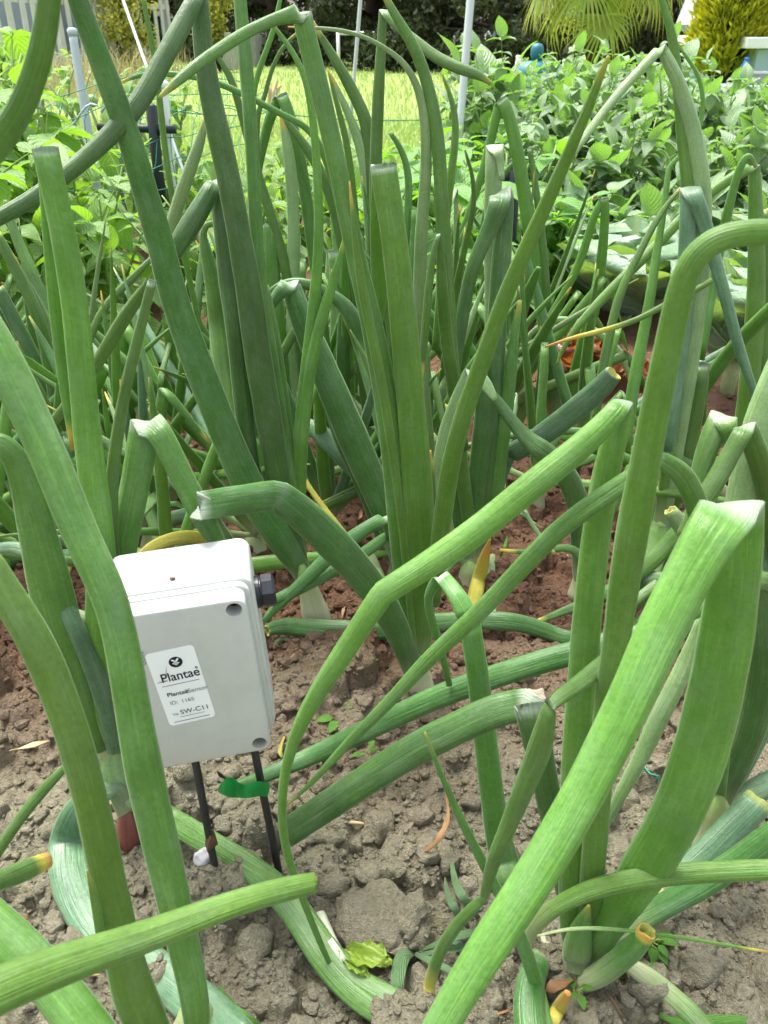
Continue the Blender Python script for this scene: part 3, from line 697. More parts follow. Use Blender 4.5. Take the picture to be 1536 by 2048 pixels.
onion('onion plant right of centre, its pale leaf creased high and hanging left', (1318, 1090), [
 ('p', (1.0,1.08,1.0), '1310,1120,30 1340,950,36 1365,800,38 1385,680,38 1398,560,36 1406,450,34 1405,370,34 1391,280,31 1373,210,29 1351,150,26 1322,95,20k 1290,130,18 1240,182,17 1195,240,16 1150,300,14 1118,350,8'),
 ('m', (1.0,1.04,1.04), '1275,1260,30 1300,1130,48 1330,1010,52 1362,920,50 1385,820,45 1401,726,34k 1412,750,12 1405,850,12'),
 ('b', (1.0,1.1), '1325,1000,24 1362,700,26 1384,450,26 1376,372,25 1366,280,24 1358,190,22 1350,104,19 1340,50,16 1322,-6,12 1305,-60,6'),
 ('u', (1.0,1.05,1.0), '1330,900,30 1352,750,34 1368,600,35 1378,480,35 1380,376,38k 1405,425,26 1430,525,25 1452,595,23 1471,674,21 1493,740,18 1510,790,14 1528,860,7'),
 ('b', (1.0,1.1,1.12), '1250,900,22 1268,750,25 1297,627,20 1313,500,16 1325,440,13 1333,370,12 1338,335,10k 1363,307,9 1388,277,9 1402,247,9 1407,203,9 1402,168,8 1389,135,7 1370,112,6 1348,74,3'),
 ('m', (1.0,1.08), '1192,840,14 1199,769,18 1218,674,18 1235,600,17 1255,552,15 1284,497,14 1320,425,12 1362,376,7'),
 ('m', (1.02,.96), '1450,985,22 1423,959,24 1382,933,24 1319,899,22 1252,876,19 1173,862,15 1100,862,14 1012,871,13 934,892,12 856,914,11 780,945,10 720,968,8 640,1007,3'),
 ('b', (.98,1.0), '1425,560,12 1375,590,12 1325,611,12 1290,633,12 1224,658,11 1145,674,8 1090,694,3', dict(yel=.45)),
], neck=(1320, 1040, 0), r0=.02, r1=.016)
onion('onion plant at the right edge with a slim leaf creased sharply back to the left', (1478, 1000), [
 ('b', (1.12,1.2,1.1), '1472,980,32 1485,880,36 1500,750,38 1512,620,36 1513,500,31 1511,400,27 1508,332,22k 1461,356,20 1409,393,20 1363,435,20 1306,500,20 1246,554,20 1202,601,19 1154,652,16 1126,696,10 1113,730,3'),
 ('m', (1.12,1.16,1.14), '1400,720,18 1430,540,20 1453,435,18 1472,355,16 1488,318,14 1500,309,12 1512,335,7'),
 ('m', (1.12,1.0), '1400,800,14 1422,752,28 1477,682,29 1536,625,28 1600,565,26'),
 ('b', (1.12,1.2), '1500,960,30 1515,800,34 1528,650,34 1532,500,32 1528,420,24'),
], neck=(1476, 960, 0), r0=.02, r1=.016)
onion('onion plant in the right foreground with a leaf snapped at a white hollow top', (1490, 1250), [
 ('p', (.80,.82), '1455,1190,52 1472,1080,66 1500,950,74 1535,820,76 1590,690,70'),
 ('m', (.80,.78,.74), '1560,1130,42 1538,990,46 1516,910,44 1492,852,38k 1470,892,34 1436,955,40 1396,1020,38 1366,1075,28', dict(th=.7)),
 ('m', (.82,.86,.84), '1385,1010,28 1404,925,38 1427,866,44 1446,832,50k 1462,870,26 1458,930,16'),
 ('p', (.80,.80), '1440,1100,40 1410,1090,46 1370,1060,40 1340,1020,26'),
 ('u', (.8,.82), '1500,1200,40 1530,1120,50 1560,1040,50'),
], neck=(1480, 1190, 0), r0=.02, r1=.016)

onion('onion plant at the far left, slim leaves leaning left out of the picture', (160, 1075), [
 ('m', (1.05,1.08), '160,1060,28 130,900,28 107,778,26 96,712,25 81,647,24 60,595,23 39,556,22 16,509,20 -5,470,16'),
 ('d', (1.05,1.1), '150,1060,30 125,900,30 99,800,28 78,738,28 52,686,27 26,634,26 -5,575,24'),
 ('d', (1.05,1.1), '140,1060,28 95,880,28 65,800,27 31,712,26 0,642,24 -25,590,20'),
 ('b', (1.0,1.02), '180,1110,24 155,1000,26 141,948,26 125,896,25 99,828,23 78,783,20 52,731,14 34,682,3'),
 ('m', (1.05,1.2), '135,1000,20 135,800,22 112,690,23 78,577,22 57,530,22 39,491,20 21,442,16 10,400,8'),
 ('m', (1.0,1.0), '260,900,6 229,862,9 198,828,10 125,780,10 65,746,10 14,704,4'),
 ('m', (1.05,1.2), '110,900,16 182,650,15 226,595,15 273,548,14 320,500,8'),
 ('d', (1.0,.9), '170,1090,30 120,1080,34 60,1100,34 0,1130,32 -40,1160,28'),
], neck=(158, 1040, 0), r0=.02, r1=.016)

onion('onion plant left of the middle, a leaf folded to a peak against the lawn', (690, 960), [
 ('m', (1.2,1.25,1.25), '665,850,22 640,600,24 620,450,24 605,345,24 590,275,24 578,225,22 563,189,24k 540,230,20 527,285,19 518,330,14 515,385,7'),
 ('p', (1.2,1.22), '600,920,22 592,800,24 584,700,24 587,560,24 588,450,24 584,370,24 578,310,22 570,265,16 560,226,4'),
 ('m', (1.2,1.22), '740,850,24 715,640,26 695,540,26 675,430,24 655,370,22 625,312,20 598,275,16 568,236,8'),
 ('m', (1.2,1.25), '765,760,26 750,520,26 742,380,26 739,290,26 732,240,26 718,208,24 692,156,22 666,112,18 640,70,12 626,42,4'),
 ('b', (1.2,1.22), '735,760,18 716,500,16 705,365,14 692,273,13 672,203,11 655,136,3'),
 ('p', (1.2,1.24), '765,820,24 750,600,24 738,400,24 728,312,22 705,247,18 680,190,12 660,146,4'),
 ('m', (1.2,1.24), '545,720,10 520,480,10 513,300,10 515,220,10 528,203,9 534,169,9 549,125,8 567,91,8 599,62,5'),
 ('b', (1.2,1.24), '508,700,11 500,400,11 503,210,11 513,156,11 531,104,11 549,57,10 562,-10,8'),
 ('m', (1.2,1.15), '730,700,16 685,420,16 650,310,15 625,266,13 596,243,12 562,229,12 526,208,12 479,185,12 440,167,12 400,156,11 365,150,11 312,146,10 273,151,9 232,169,3'),
 ('m', (1.2,1.22), '585,880,24 565,720,26 550,580,26 543,500,26 542,444,27k 548,460,8 552,525,5'),
 ('m', (1.2,1.22), '620,800,20 580,560,22 545,440,20 500,300,16 476,198,14 458,146,14 430,105,8'),
 ('p', (1.18,1.2), '330,620,12 322,540,20 338,470,23 352,420,25 376,350,25 400,285,22 413,232,7'),
 ('b', (1.3,1.32), '420,740,10 370,520,12 330,330,12 318,160,12 300,70,11 285,-10,9'),
 ('d', (1.2,1.22), '700,940,26 690,820,28 685,720,28 690,620,26 705,540,18'),
 ('p', (1.3,1.3,1.3), '668,720,22 676,600,26 670,500,30k 660,530,20 655,600,10'),
], neck=(690, 920, 0), r0=.02, r1=.016)
onion('onion plant behind the tall middle one, narrow leaf running up to a creased white tip', (800, 930), [
 ('m', (1.15,1.18,1.1), '790,900,26 772,780,28 757,600,26 750,420,24 752,300,24 757,180,23 763,80,18 766,20,16k 785,45,16 810,65,18 835,85,20 870,115,22 920,138,22 960,150,18 982,168,6'),
 ('m', (1.15,1.18), '860,880,22 850,760,26 838,640,24 830,520,20 828,420,10'),
 ('m', (1.15,1.2), '815,900,20 800,600,18 818,420,16 818,350,14 805,300,12 780,265,8'),
 ('m', (1.15,1.2), '930,300,4 955,380,10 935,470,12 915,560,14 895,680,16 880,800,16'),
], neck=(802, 900, 0), r0=.02, r1=.016)
# ------------------------------------------------------------------ soil sensor
M['plastic'] = None
def plastic():
    b = NB('light_grey_plastic'); c = b.coord(); n = b.noise(c, 40, 4, .6); n2 = b.noise(c, 900, 2)
    k = b.mix(b.ramp(n, [(.45, 0), (.8, 1)]), (.50, .525, .50), (.44, .465, .435))
    dirt = b.ramp(b.noise(c, 130, 5, .75), [(.66, 0), (.78, 1)])
    sp = b.n('ShaderNodeSeparateXYZ'); b.l(c, sp.inputs[0]); low = b.ramp(b.math('ADD', sp.outputs[2], b.math('MULTIPLY', b.noise(c, 260, 4, .7), .03)), [(.012, 1), (.05, 0)])
    k = b.mix(b.math('MULTIPLY', low, .28), k, (.36, .30, .20)); k = b.mix(b.math('MULTIPLY', b.ramp(b.noise(c, 520, 2, .5), [(.74, 0), (.78, 1)]), .45), k, (.25, .20, .13))
    k = b.mix(b.math('MULTIPLY', dirt, .25), k, (.34, .28, .19))
    return b.bsdf(k, b.math('ADD', b.math('MULTIPLY', n, .2), .32), .45, b.bump(n2, .08, .0006))
M['plastic'] = plastic()
M['hole'] = simple('rusty_shaded_screw', (.035, .016, .012), .8, .2)  # rust brown, darkened so the colour carries the shade inside the wells
M['black'] = simple('black_plastic', (.012, .013, .02), .38, .5, 0, .3, 90, .05)
M['rod'] = simple('black_rod', (.018, .018, .017), .5, .4, 0, .5, 120, .3)
M['paper'] = simple('sticker_paper', (.84, .87, .88), .45, .4, 0, .02, 60, .02)
M['ink'] = simple('dark_ink', (.012, .012, .03), .6, .2, 0, .1)
M['inkgrey'] = simple('grey_ink', (.16, .20, .22), .6, .2, 0, .2)
M['tape'] = simple('green_tape', (.008, .25, .045), .4, .4, 0, .4, 60, .15)
M['mud'] = simple('dried_mud', (.12, .075, .045), .95, .1, 0, .4, 200, .6)
BW, BH, BD = .0820, .1441, .0754
BL = Vector((-.1266, .43, .1812))
BM = (Matrix.Translation(BL) @ Matrix.Rotation(.1818, 4, 'Z') @ Matrix.Rotation(-.0256, 4, 'X') @ Matrix.Rotation(-.0567, 4, 'Y'))
BI = BM.inverted()
sensor = thing('soil_sensor', (0, 0, 0), 'white plastic sensor box on two black rods with a printed sticker on its front', 'sensor')
sensor.matrix_world = BM
def rbox(mb, x0, x1, z0, z1, y0, y1, rad, bev, seg=6):
    """box with rounded vertical-face corners (in x/z), extruded along y, edges softened"""
    b = bmesh.new(); vs = []
    for cx, cz, a0 in ((x1 - rad, z1 - rad, 0), (x0 + rad, z1 - rad, 90), (x0 + rad, z0 + rad, 180), (x1 - rad, z0 + rad, 270)):
        for k in range(seg + 1):
            a = R(a0 + 90 * k / seg); vs.append(b.verts.new((cx + rad * math.cos(a), y0, cz + rad * math.sin(a))))
    f = b.faces.new(vs[::-1] if True else vs); r = bmesh.ops.extrude_face_region(b, geom=[f])
    nv = [v for v in r['geom'] if isinstance(v, bmesh.types.BMVert)]
    for v in nv: v.co.y = y1
    bmesh.ops.recalc_face_normals(b, faces=b.faces[:])
    if bev:
        ed = [e for e in b.edges if abs(e.verts[0].co.y - e.verts[1].co.y) < 1e-6]
        bmesh.ops.bevel(b, geom=ed, offset=bev, segments=3, profile=.5, affect='EDGES')
    mb.bm(b)
LID = .019
m = MB(); XL = -BW / 2 - .0125; rbox(m, XL - .0035, BW / 2 + .0055, .003, BH + .004, LID + .0015, BD, .009, .0022); m.build('case', M['plastic'], sensor, True)
m = MB(); rbox(m, XL - .001, BW / 2 + .003, .001, BH + .0015, LID - .004, LID + .002, .009, .001); m.build('seal_rim', M['plastic'], sensor, True)
m = MB(); rbox(m, XL, BW / 2, 0, BH, 0, LID - .0035, .0075, .0016); lid = m.build('lid', M['plastic'], sensor, True)
for ob in list(sensor.children):
    md = ob.modifiers.new('edges', 'EDGE_SPLIT'); md.split_angle = R(38)
# two open screw wells at the right, cut as dark recesses with a pale rim
def face(px, py, y=0.0):
    """where the photo's ray meets the lid plane, in box coordinates"""
    o = BI @ Vector((0, 0, CAM_H)); d = BI.to_3x3() @ Vector(ray(px, py).tolist()); t = (y - o.y) / d.y; return o + d * t
def cutter(c, r):
    b = bmesh.new(); bmesh.ops.create_cone(b, cap_ends=True, segments=24, radius1=r, radius2=r, depth=.022)
    Mx = Matrix.Translation((c.x, .007, c.z)) @ Matrix.Rotation(R(90), 4, 'X')
    V = [(Mx @ v.co)[:] for v in b.verts]; b.verts.index_update(); F = [[v.index for v in f.verts] for f in b.faces]; b.free(); return V, F
mb = MB()
wells = [face(461, 1211), face(527, 1484)]
wells[0] = Vector((BW / 2 - .0085, 0, BH - .0085)); wells[1] = Vector((BW / 2 - .0085, 0, .0085))
for c in wells: mb.add(*cutter(c, .0056))
cut = mb.build('cutter', None)
bo = lid.modifiers.new('wells', 'BOOLEAN'); bo.object = cut; bo.solver = 'EXACT'
lid.modifiers.move(1, 0)
cut.parent = sensor
bpy.context.view_layer.update()
dg = bpy.context.evaluated_depsgraph_get()
nm = bpy.data.meshes.new_from_object(lid.evaluated_get(dg)); lid.modifiers.clear(); lid.data = nm; nm.name = 'lid'
bpy.data.objects.remove(cut)
for c in wells:
    m = MB(); m.lathe([(.0001, 0), (.0054, 0), (.0054, .003), (.0018, .003), (.0016, .0015)], n=16, M=Matrix.Translation((c.x, .0155, c.z)) @ Matrix.Rotation(R(90), 4, 'X'))
    m.build('screw', M['hole'], sensor, True)
# black cable gland with its cap on the right side
m = MB(); Mx = Matrix.Translation((BW / 2 + .0055, .050, BH - .031)) @ Matrix.Rotation(R(90), 4, 'Y')
m.lathe([(.0001, -.002), (.0125, -.002), (.0125, .003), (.0112, .0036), (.0112, .0045)], n=28, M=Mx)
gl = m.build('cable_gland', M['black'], sensor)
m = MB(); m.lathe([(.0001, .0042), (.0122, .0042), (.0128, .0052), (.0128, .0128), (.0108, .0145), (.0001, .0145)], n=8, M=Mx @ Matrix.Rotation(R(22.5), 4, 'Z'))
cp = m.build('gland_cap', M['black'], gl)
# rods pushed into the soil, one muddy and one with a green tape flag
def rodpts(top_px, bot_px):
    g = ground(*bot_px); q = BM @ Vector((0, BD * .5, .004))
    t, _ = at(top_px[0], top_px[1], q.y); t[2] = max(t[2], .17)
    return Vector(t.tolist()), Vector(g.tolist())
for (tp, bp, flag) in (((392, 1535), (441, 1795), False), ((507, 1508), (562, 1765), True)):
    a, g = rodpts(tp, bp); d = (a - g).normalized()
    P = [BI @ (a + d * .03), BI @ (a * .5 + g * .5), BI @ g, BI @ (g - d * .06)]
    m = MB(); m.tube(P, .0033, 10); rd = m.build('probe_rod', M['rod'], sensor, True)
    if not flag:
        rg = np.random.default_rng(4); V, F = lump(rg, 3, 1.0); k = g + d * .062
        V = V * np.array([.0058, .0058, .014]); V = [BI @ (k + Vector(v.tolist())) for v in V]
        mesh('mud_lump', np.array([v[:] for v in V]), F, M['mud'], rd)
    else:
        Yt = (a.y + g.y) / 2; c0, tt = at(524, 1578, Yt - .004)
        # a short wrapped band and the wavy free end of the tape
        tp_ = [(540, 1579), (524, 1577), (505, 1578), (490, 1583), (476, 1581), (462, 1573), (448, 1572), (438, 1576)]
        hw = [17, 17, 15, 14, 17, 20, 17, 12]
        V = []; F = []
        for i, ((x, y), h_) in enumerate(zip(tp_, hw)):
            for s_ in (-1, 0, 1):
                Yq = Yt - .008 + .009 * math.sin(i * 1.9 + s_ * .9) - .0015 * i + .004 * s_ * math.sin(i * 1.5)
                wob = (3 if s_ < 0 else -4) * math.sin(i * 2.1)
                p, _ = at(x + s_ * -3, y + s_ * h_ + wob * abs(s_), Yq); V.append((BI @ Vector(p.tolist()))[:])
        for i in range(len(tp_) - 1):
            for k in range(2): F.append([i * 3 + k, i * 3 + k + 1, (i + 1) * 3 + k + 1, (i + 1) * 3 + k])
        o = mesh('tape_flag', V, F, M['tape'], sensor); o['label'] = 'bright green tape flag tied to the rod'
        so = o.modifiers.new('thick', 'SOLIDIFY'); so.thickness = .0007
        sb = o.modifiers.new('smooth', 'SUBSURF'); sb.levels = 2; sb.render_levels = 2
# sticker: its four corners read off the lid plane
q = [face(291, 1307), face(387, 1289), face(431, 1431), face(338, 1454)]
sc = (q[0] + q[1] + q[2] + q[3]) / 4; SWd = ((q[1] - q[0]).length + (q[2] - q[3]).length) / 2; SHt = ((q[0] - q[3]).length + (q[1] - q[2]).length) / 2
uang = math.atan2((q[1] - q[0] + q[2] - q[3]).z, (q[1] - q[0] + q[2] - q[3]).x)
SM = Matrix.Translation((sc.x, -.0002, sc.z)) @ Matrix.Rotation(-uang, 4, 'Y') @ Matrix.Rotation(R(90), 4, 'X')   # local x right, y up, z out of the lid
def rrect(w_, h_, r, n=6):
    P = []
    for cx, cy, a0 in ((w_ / 2 - r, h_ / 2 - r, 0), (-w_ / 2 + r, h_ / 2 - r, 90), (-w_ / 2 + r, -h_ / 2 + r, 180), (w_ / 2 - r, -h_ / 2 + r, 270)):
        for k in range(n + 1):
            a = R(a0 + 90 * k / n); P.append((cx + r * math.cos(a), cy + r * math.sin(a), 0))
    return P
def flat(name, polys, mat, parent, z):
    V = []; F = []
    for P in polys:
        F.append(list(range(len(V), len(V) + len(P)))); V += [(SM @ Vector((p[0], p[1], z)))[:] for p in P]
    return mesh(name, V, F, mat, parent, False)
stk = flat('sticker', [rrect(SWd, SHt, SWd * .10)], M['paper'], sensor, .0)
stk['label'] = 'white printed sticker with a round black emblem'
U_, V_ = SWd / 96.0, SHt / 150.0      # sticker units: 96 wide, 150 high, origin at the middle
def circ(cx, cy, r, n=28, a0=0, a1=360): return [(cx + r * math.cos(R(a0 + (a1 - a0) * k / (n - (0 if a1 - a0 >= 360 else 1)))), cy + r * math.sin(R(a0 + (a1 - a0) * k / (n - (0 if a1 - a0 >= 360 else 1))))) for k in range(n)]
def arc(cx, cy, r0, r1, a0, a1, n=12): return circ(cx, cy, r1, n, a0, a1) + circ(cx, cy, r0, n, a0, a1)[::-1]
ex, ey, er = 5 * U_, 49 * V_, 13.5 * U_
em = flat('emblem', [circ(ex, ey, er)], M['ink'], stk, .0002)
lf1 = [(ex, ey + er * .12), (ex - er * .22, ey + er * .16), (ex - er * .5, ey + er * .38), (ex - er * .58, ey + er * .62), (ex - er * .28, ey + er * .56), (ex - er * .05, ey + er * .36)]
lf2 = [(ex, ey + er * .12), (ex + er * .05, ey + er * .36), (ex + er * .26, ey + er * .62), (ex + er * .56, ey + er * .72), (ex + er * .5, ey + er * .42), (ex + er * .24, ey + er * .16)]
rings = [arc(ex, ey - er * .62, er * k, er * (k + .13), 38, 142) for k in (.10, .33, .56)]
flat('emblem_mark', [lf1, lf2] + rings, M['paper'], stk, .0004)
def text(s_, x, y, size, mat, sx=1.0, name='lettering', off=0):
    cu = bpy.data.curves.new(name, 'FONT'); cu.body = s_; cu.size = size; cu.align_x = 'LEFT'; cu.align_y = 'BOTTOM_BASELINE'; cu.offset = off
    o = bpy.data.objects.new(name, cu); COL.objects.link(o); bpy.context.view_layer.update()
    me = bpy.data.meshes.new_from_object(o.evaluated_get(bpy.context.evaluated_depsgraph_get()))
    bpy.data.objects.remove(o)
    for v in me.vertices: v.co = SM @ Vector((v.co.x * sx + x, v.co.y + y, .0003))
    me.materials.clear(); me.materials.append(mat)
    o = bpy.data.objects.new(name, me); COL.objects.link(o); o.parent = stk; return o
text('Plantae', -34 * U_, 15 * V_, 24 * V_, M['ink'], .86, off=.00010)
text('\u00b0', 37 * U_, 22 * V_, 15 * V_, M['ink'], .9, off=.0001)
text('Plantae', -33 * U_, -15 * V_, 11.5 * V_, M['ink'], 1.0, off=.00006)
text('\u00b0Sensor', 3 * U_, -15 * V_, 11.5 * V_, M['inkgrey'], 1.0)
text('ID:', -33 * U_, -32 * V_, 10.5 * V_, M['inkgrey'], 1.0); text('1165', -10 * U_, -32 * V_, 10.5 * V_, M['inkgrey'], 1.0)
text('Ve', -35 * U_, -55 * V_, 8.5 * V_, M['inkgrey'], 1.0); text('SW-C11', -19 * U_, -55 * V_, 13 * V_, M['ink'], 1.0)
ln = lambda x0, x1, y, h_: [(x0 * U_, (y - h_) * V_), (x1 * U_, (y - h_) * V_), (x1 * U_, (y + h_) * V_), (x0 * U_, (y + h_) * V_)]
flat('ruled_line', [ln(-36, 39, 7, .6), ln(-22, 29, -60, .45), ln(-37, 37, -66.5 - 2, .65)], M['inkgrey'], stk, .0003)
flat('mud_smear', [[(-23 * U_, 22 * V_), (-21 * U_, 26 * V_), (-17 * U_, 38 * V_), (-14 * U_, 49 * V_), (-16.5 * U_, 42 * V_), (-20 * U_, 32 * V_), (-24 * U_, 23 * V_)], [(-42 * U_, 16.5 * V_), (-22 * U_, 17 * V_), (-22 * U_, 18.5 * V_), (-42 * U_, 17.5 * V_)]], M['mud'], stk, .0006)
# moulded letters near the left edge of the lid and a crumb of soil on top
def text_lid(s_, px, py, size, rot):
    c = face(px, py); cu = bpy.data.curves.new('moulded_text', 'FONT'); cu.body = s_; cu.size = size; cu.align_x = 'CENTER'; cu.align_y = 'CENTER'
    o = bpy.data.objects.new('moulded_text', cu); COL.objects.link(o); bpy.context.view_layer.update()
    me = bpy.data.meshes.new_from_object(o.evaluated_get(bpy.context.evaluated_depsgraph_get())); bpy.data.objects.remove(o)
    Mx = Matrix.Translation((c.x, -.0003, c.z)) @ Matrix.Rotation(R(90), 4, 'X') @ Matrix.Rotation(rot, 4, 'Z')
    for v in me.vertices: v.co = Mx @ v.co
    me.materials.clear(); me.materials.append(M['inkgrey'])
    o = bpy.data.objects.new('moulded_text', me); COL.objects.link(o); o.parent = sensor
text_lid('0000', 284, 1316, .0062, R(90))
V, F = lump(np.random.default_rng(9), 2, .5); g = BM @ Vector((-.008, .030, BH + .005))
tag(mesh('soil_crumb', V * .0024 + np.array(g[:]), F, M['mud']), 'tiny brown crumb on top of the white box', 'soil crumb')
# ------------------------------------------------------------------ leafy plants
def leaf_grid(L, W, nl, nw, fold, droop, wav, r, tipw=.75):
    """broad leaflet: base at 0, tip along +x; returns (verts, uv, faces)"""
    t = np.linspace(0, 1, nl); s = np.linspace(-1, 1, nw); T, Sg = np.meshgrid(t, s, indexing='ij')
    prof = np.sin(np.pi * np.clip(T, 0, 1) ** tipw) ** .75; prof[0] = .06; prof[-1] = 0.02
    x = L * T; y = W * .5 * prof * Sg
    z = fold * abs(y) - droop * L * T ** 2 + wav * L * (np.sin(T * 9 + r.random() * 6) * Sg * .5 + np.sin(Sg * 4 + T * 7 + r.random() * 6) * .35) * (abs(Sg) * .8 + .2)
    V = np.stack([x, y, z], -1).reshape(-1, 3); UV = np.stack([Sg * .5 + .5, T], -1).reshape(-1, 2)
    return V, UV, grid_faces(nl, nw)
def frame(d, up=(0, 0, 1)):
    x = np.asarray(d, float); x = x / np.linalg.norm(x); y = np.cross(up, x); n = np.linalg.norm(y)
    y = y / n if n > 1e-4 else np.array([0, 1., 0]); return np.stack([x, y, np.cross(x, y)], 1)
class Leaves:
    def __init__(s): s.V = []; s.U = []; s.F = []; s.n = 0
    def add(s, V, UV, F): s.V.append(V); s.U.append(UV); s.F.append(np.asarray(F) + s.n); s.n += len(V)
    def build(s, name, mat, parent, off=None):
        return mesh(name, np.concatenate(s.V), np.concatenate(s.F), mat, parent, True, np.concatenate(s.U), None, off)
def compound(lv, st, p, d, L, size, r, nlf=3, narrow=.68, droop=.25, roll=0):
    """a potato-type compound leaf: petiole from p along d with paired leaflets and a larger end leaflet"""
    d = np.asarray(d, float); d = d / np.linalg.norm(d); pts = []; q = np.array(p, float); dd = d.copy()
    for i in range(6):
        pts.append(q.copy()); q = q + dd * L / 5; dd = dd + np.array([0, 0, -droop * .22]); dd /= np.linalg.norm(dd)
    st.tube([tuple(a) for a in pts], np.linspace(.0022, .001, 6), 5, False)
    sidev = np.cross(d, [0, 0, 1]); sidev /= np.linalg.norm(sidev) + 1e-6
    for k in range(nlf):
        f = .38 + .5 * k / max(nlf - 1, 1); b_ = np.array([np.interp(f * 5, range(6), [a[j] for a in pts]) for j in range(3)])
        for sg in (-1, 1):
            sz = size * (.55 + .3 * k / max(nlf - 1, 1)) * (.85 + .3 * r.random())
            dir_ = d * .55 + sidev * sg * .85 + np.array([0, 0, .15 * r.normal() - .12])
            V, U_, F = leaf_grid(sz, sz * narrow * (.9 + .25 * r.random()), 8, 5, .34, .32 + .35 * r.random(), .075, r)
            lv.add(V @ frame(dir_).T + b_, U_, F)
    V, U_, F = leaf_grid(size * 1.1, size * narrow * 1.12, 8, 7, .26, .30 + .3 * r.random(), .055, r)
    lv.add(V @ frame(pts[-1] - pts[-2] + np.array([0, 0, .1 * r.normal()])).T + pts[-1], U_, F)
def bushy(name, label, cat, seed, h, spread, nst, nlv, size, leafmat, stemmat, group=None, narrow=.68, nlf=2, droop=.25, fruit=None, single=False):
    r = np.random.default_rng(seed); t = thing(name, (0, 0, 0), label, cat, group); lv = Leaves(); st = MB(); fr = []
    for i in range(nst):
        a = 2 * math.pi * (i + r.random() * .7) / nst; lean = spread * (.25 + .75 * r.random()); hh = h * (.72 + .28 * r.random())
        P = []
        for k in range(7):
            f = k / 6; P.append(np.array([math.cos(a) * lean * f ** 1.3 + .012 * r.normal() * f, math.sin(a) * lean * f ** 1.3 + .012 * r.normal() * f, hh * f - .02]))
        st.tube([tuple(q) for q in P], np.linspace(.0065, .0028, 7), 6)
        for k in range(nlv):
            f = .16 + .84 * (k + r.random() * .5) / nlv; f = min(f, 1); p = np.array([np.interp(f * 6, range(7), [q[j] for q in P]) for j in range(3)])
            b_ = a + k * 2.4 + r.normal() * .4; el = .15 + .75 * f + .25 * r.normal()
            d = np.array([math.cos(b_) * math.cos(el), math.sin(b_) * math.cos(el), math.sin(el)])
            sz = size * (.75 + .5 * r.random()) * (1.0 if f < .85 else .72)
            if single:
                e = p + d * sz * .5; st.tube([tuple(p), tuple(e)], .0016, 5, False)
                V, U_, F = leaf_grid(sz, sz * narrow, 9, 7, .22, .45 + .5 * r.random(), .06, r, .9)
                lv.add(V @ frame(d * [1, 1, .5] + np.array([0, 0, -.1])).T + e, U_, F)
            else: compound(lv, st, p, d, .10 * (size / .075) * (.7 + .6 * r.random()) * (1.15 - .5 * f), sz, r, nlf, narrow, droop)
            if fruit and r.random() < fruit:
                fr.append((p + np.array([.03 * r.normal(), .03 * r.normal(), -.03]), .008 + .008 * r.random()))
    st.build('stem', M[stemmat], t, True); lv.build('foliage', M[leafmat], t)
    if fr:
        for c, q in fr:
            m = MB(); b = bmesh.new(); bmesh.ops.create_icosphere(b, subdivisions=2, radius=q); m.bm(b, Matrix.Translation(c.tolist())); m.build('tomato', M['fruit'], t, True)
    return t
M['fruit'] = simple('green_tomato', (.20, .34, .09), .3, .5, 0, .2, 30, 0)
def place(o, x, y, rz, sc=1.0, z=0.0): o.location = (x, y, z); o.rotation_euler = (0, 0, rz); o.scale = (sc,) * 3; return o
ORD = ['first', 'second', 'third', 'fourth', 'fifth', 'sixth', 'seventh', 'eighth', 'ninth']

# potato bed on the right: rows running across the picture
pr = np.random.default_rng(31); GP = 'potato plants of the bed on the right'
protos = [bushy('potato_plant', None, 'potato plant', 40 + k, .60, .20, 7, 11, .090, 'potato', 'stem', GP, .70, 2, .3) for k in range(4)]
low = [bushy('potato_plant', None, 'potato plant', 60 + k, .26, .17, 6, 7, .100, 'potato', 'stem', GP, .70, 2, .35) for k in range(2)]
used = set()
rows = [('low front', 2.42, low, [.58, .84, 1.10, 1.36], .92), ('second', 2.75, protos, [.50, .82, 1.13, 1.45, 1.78], .74), ('third', 3.25, protos, [.40, .78, 1.14, 1.5, 1.87], .90),
        ('fourth', 3.8, protos, [.40, .78, 1.18, 1.58, 2.0], 1.0), ('fifth', 4.4, protos, [.62, 1.16, 1.56, 2.0, 2.45], .90), ('back', 5.1, protos, [1.0, 1.5, 2.0, 2.5, 2.95], .88)]
for rn, y, lib, xs, sc in rows:
    for i, x in enumerate(xs):
        k = int(pr.integers(len(lib))); src = lib[k]
        o = src if src.name not in used else copy_tree(src); used.add(src.name)
        far = 1.0 if x < 1.2 else .86
        place(o, x + pr.normal() * .04, y + pr.normal() * .06, pr.random() * 6.28, sc * far * (.92 + .16 * pr.random()))
        o['label'] = f'leafy green potato plant, {ORD[i]} from the left in the {rn} row of the bed'
for src in protos + low:
    if src.name not in used:
        for c in list(src.children): bpy.data.objects.remove(c)
        bpy.data.objects.remove(src)
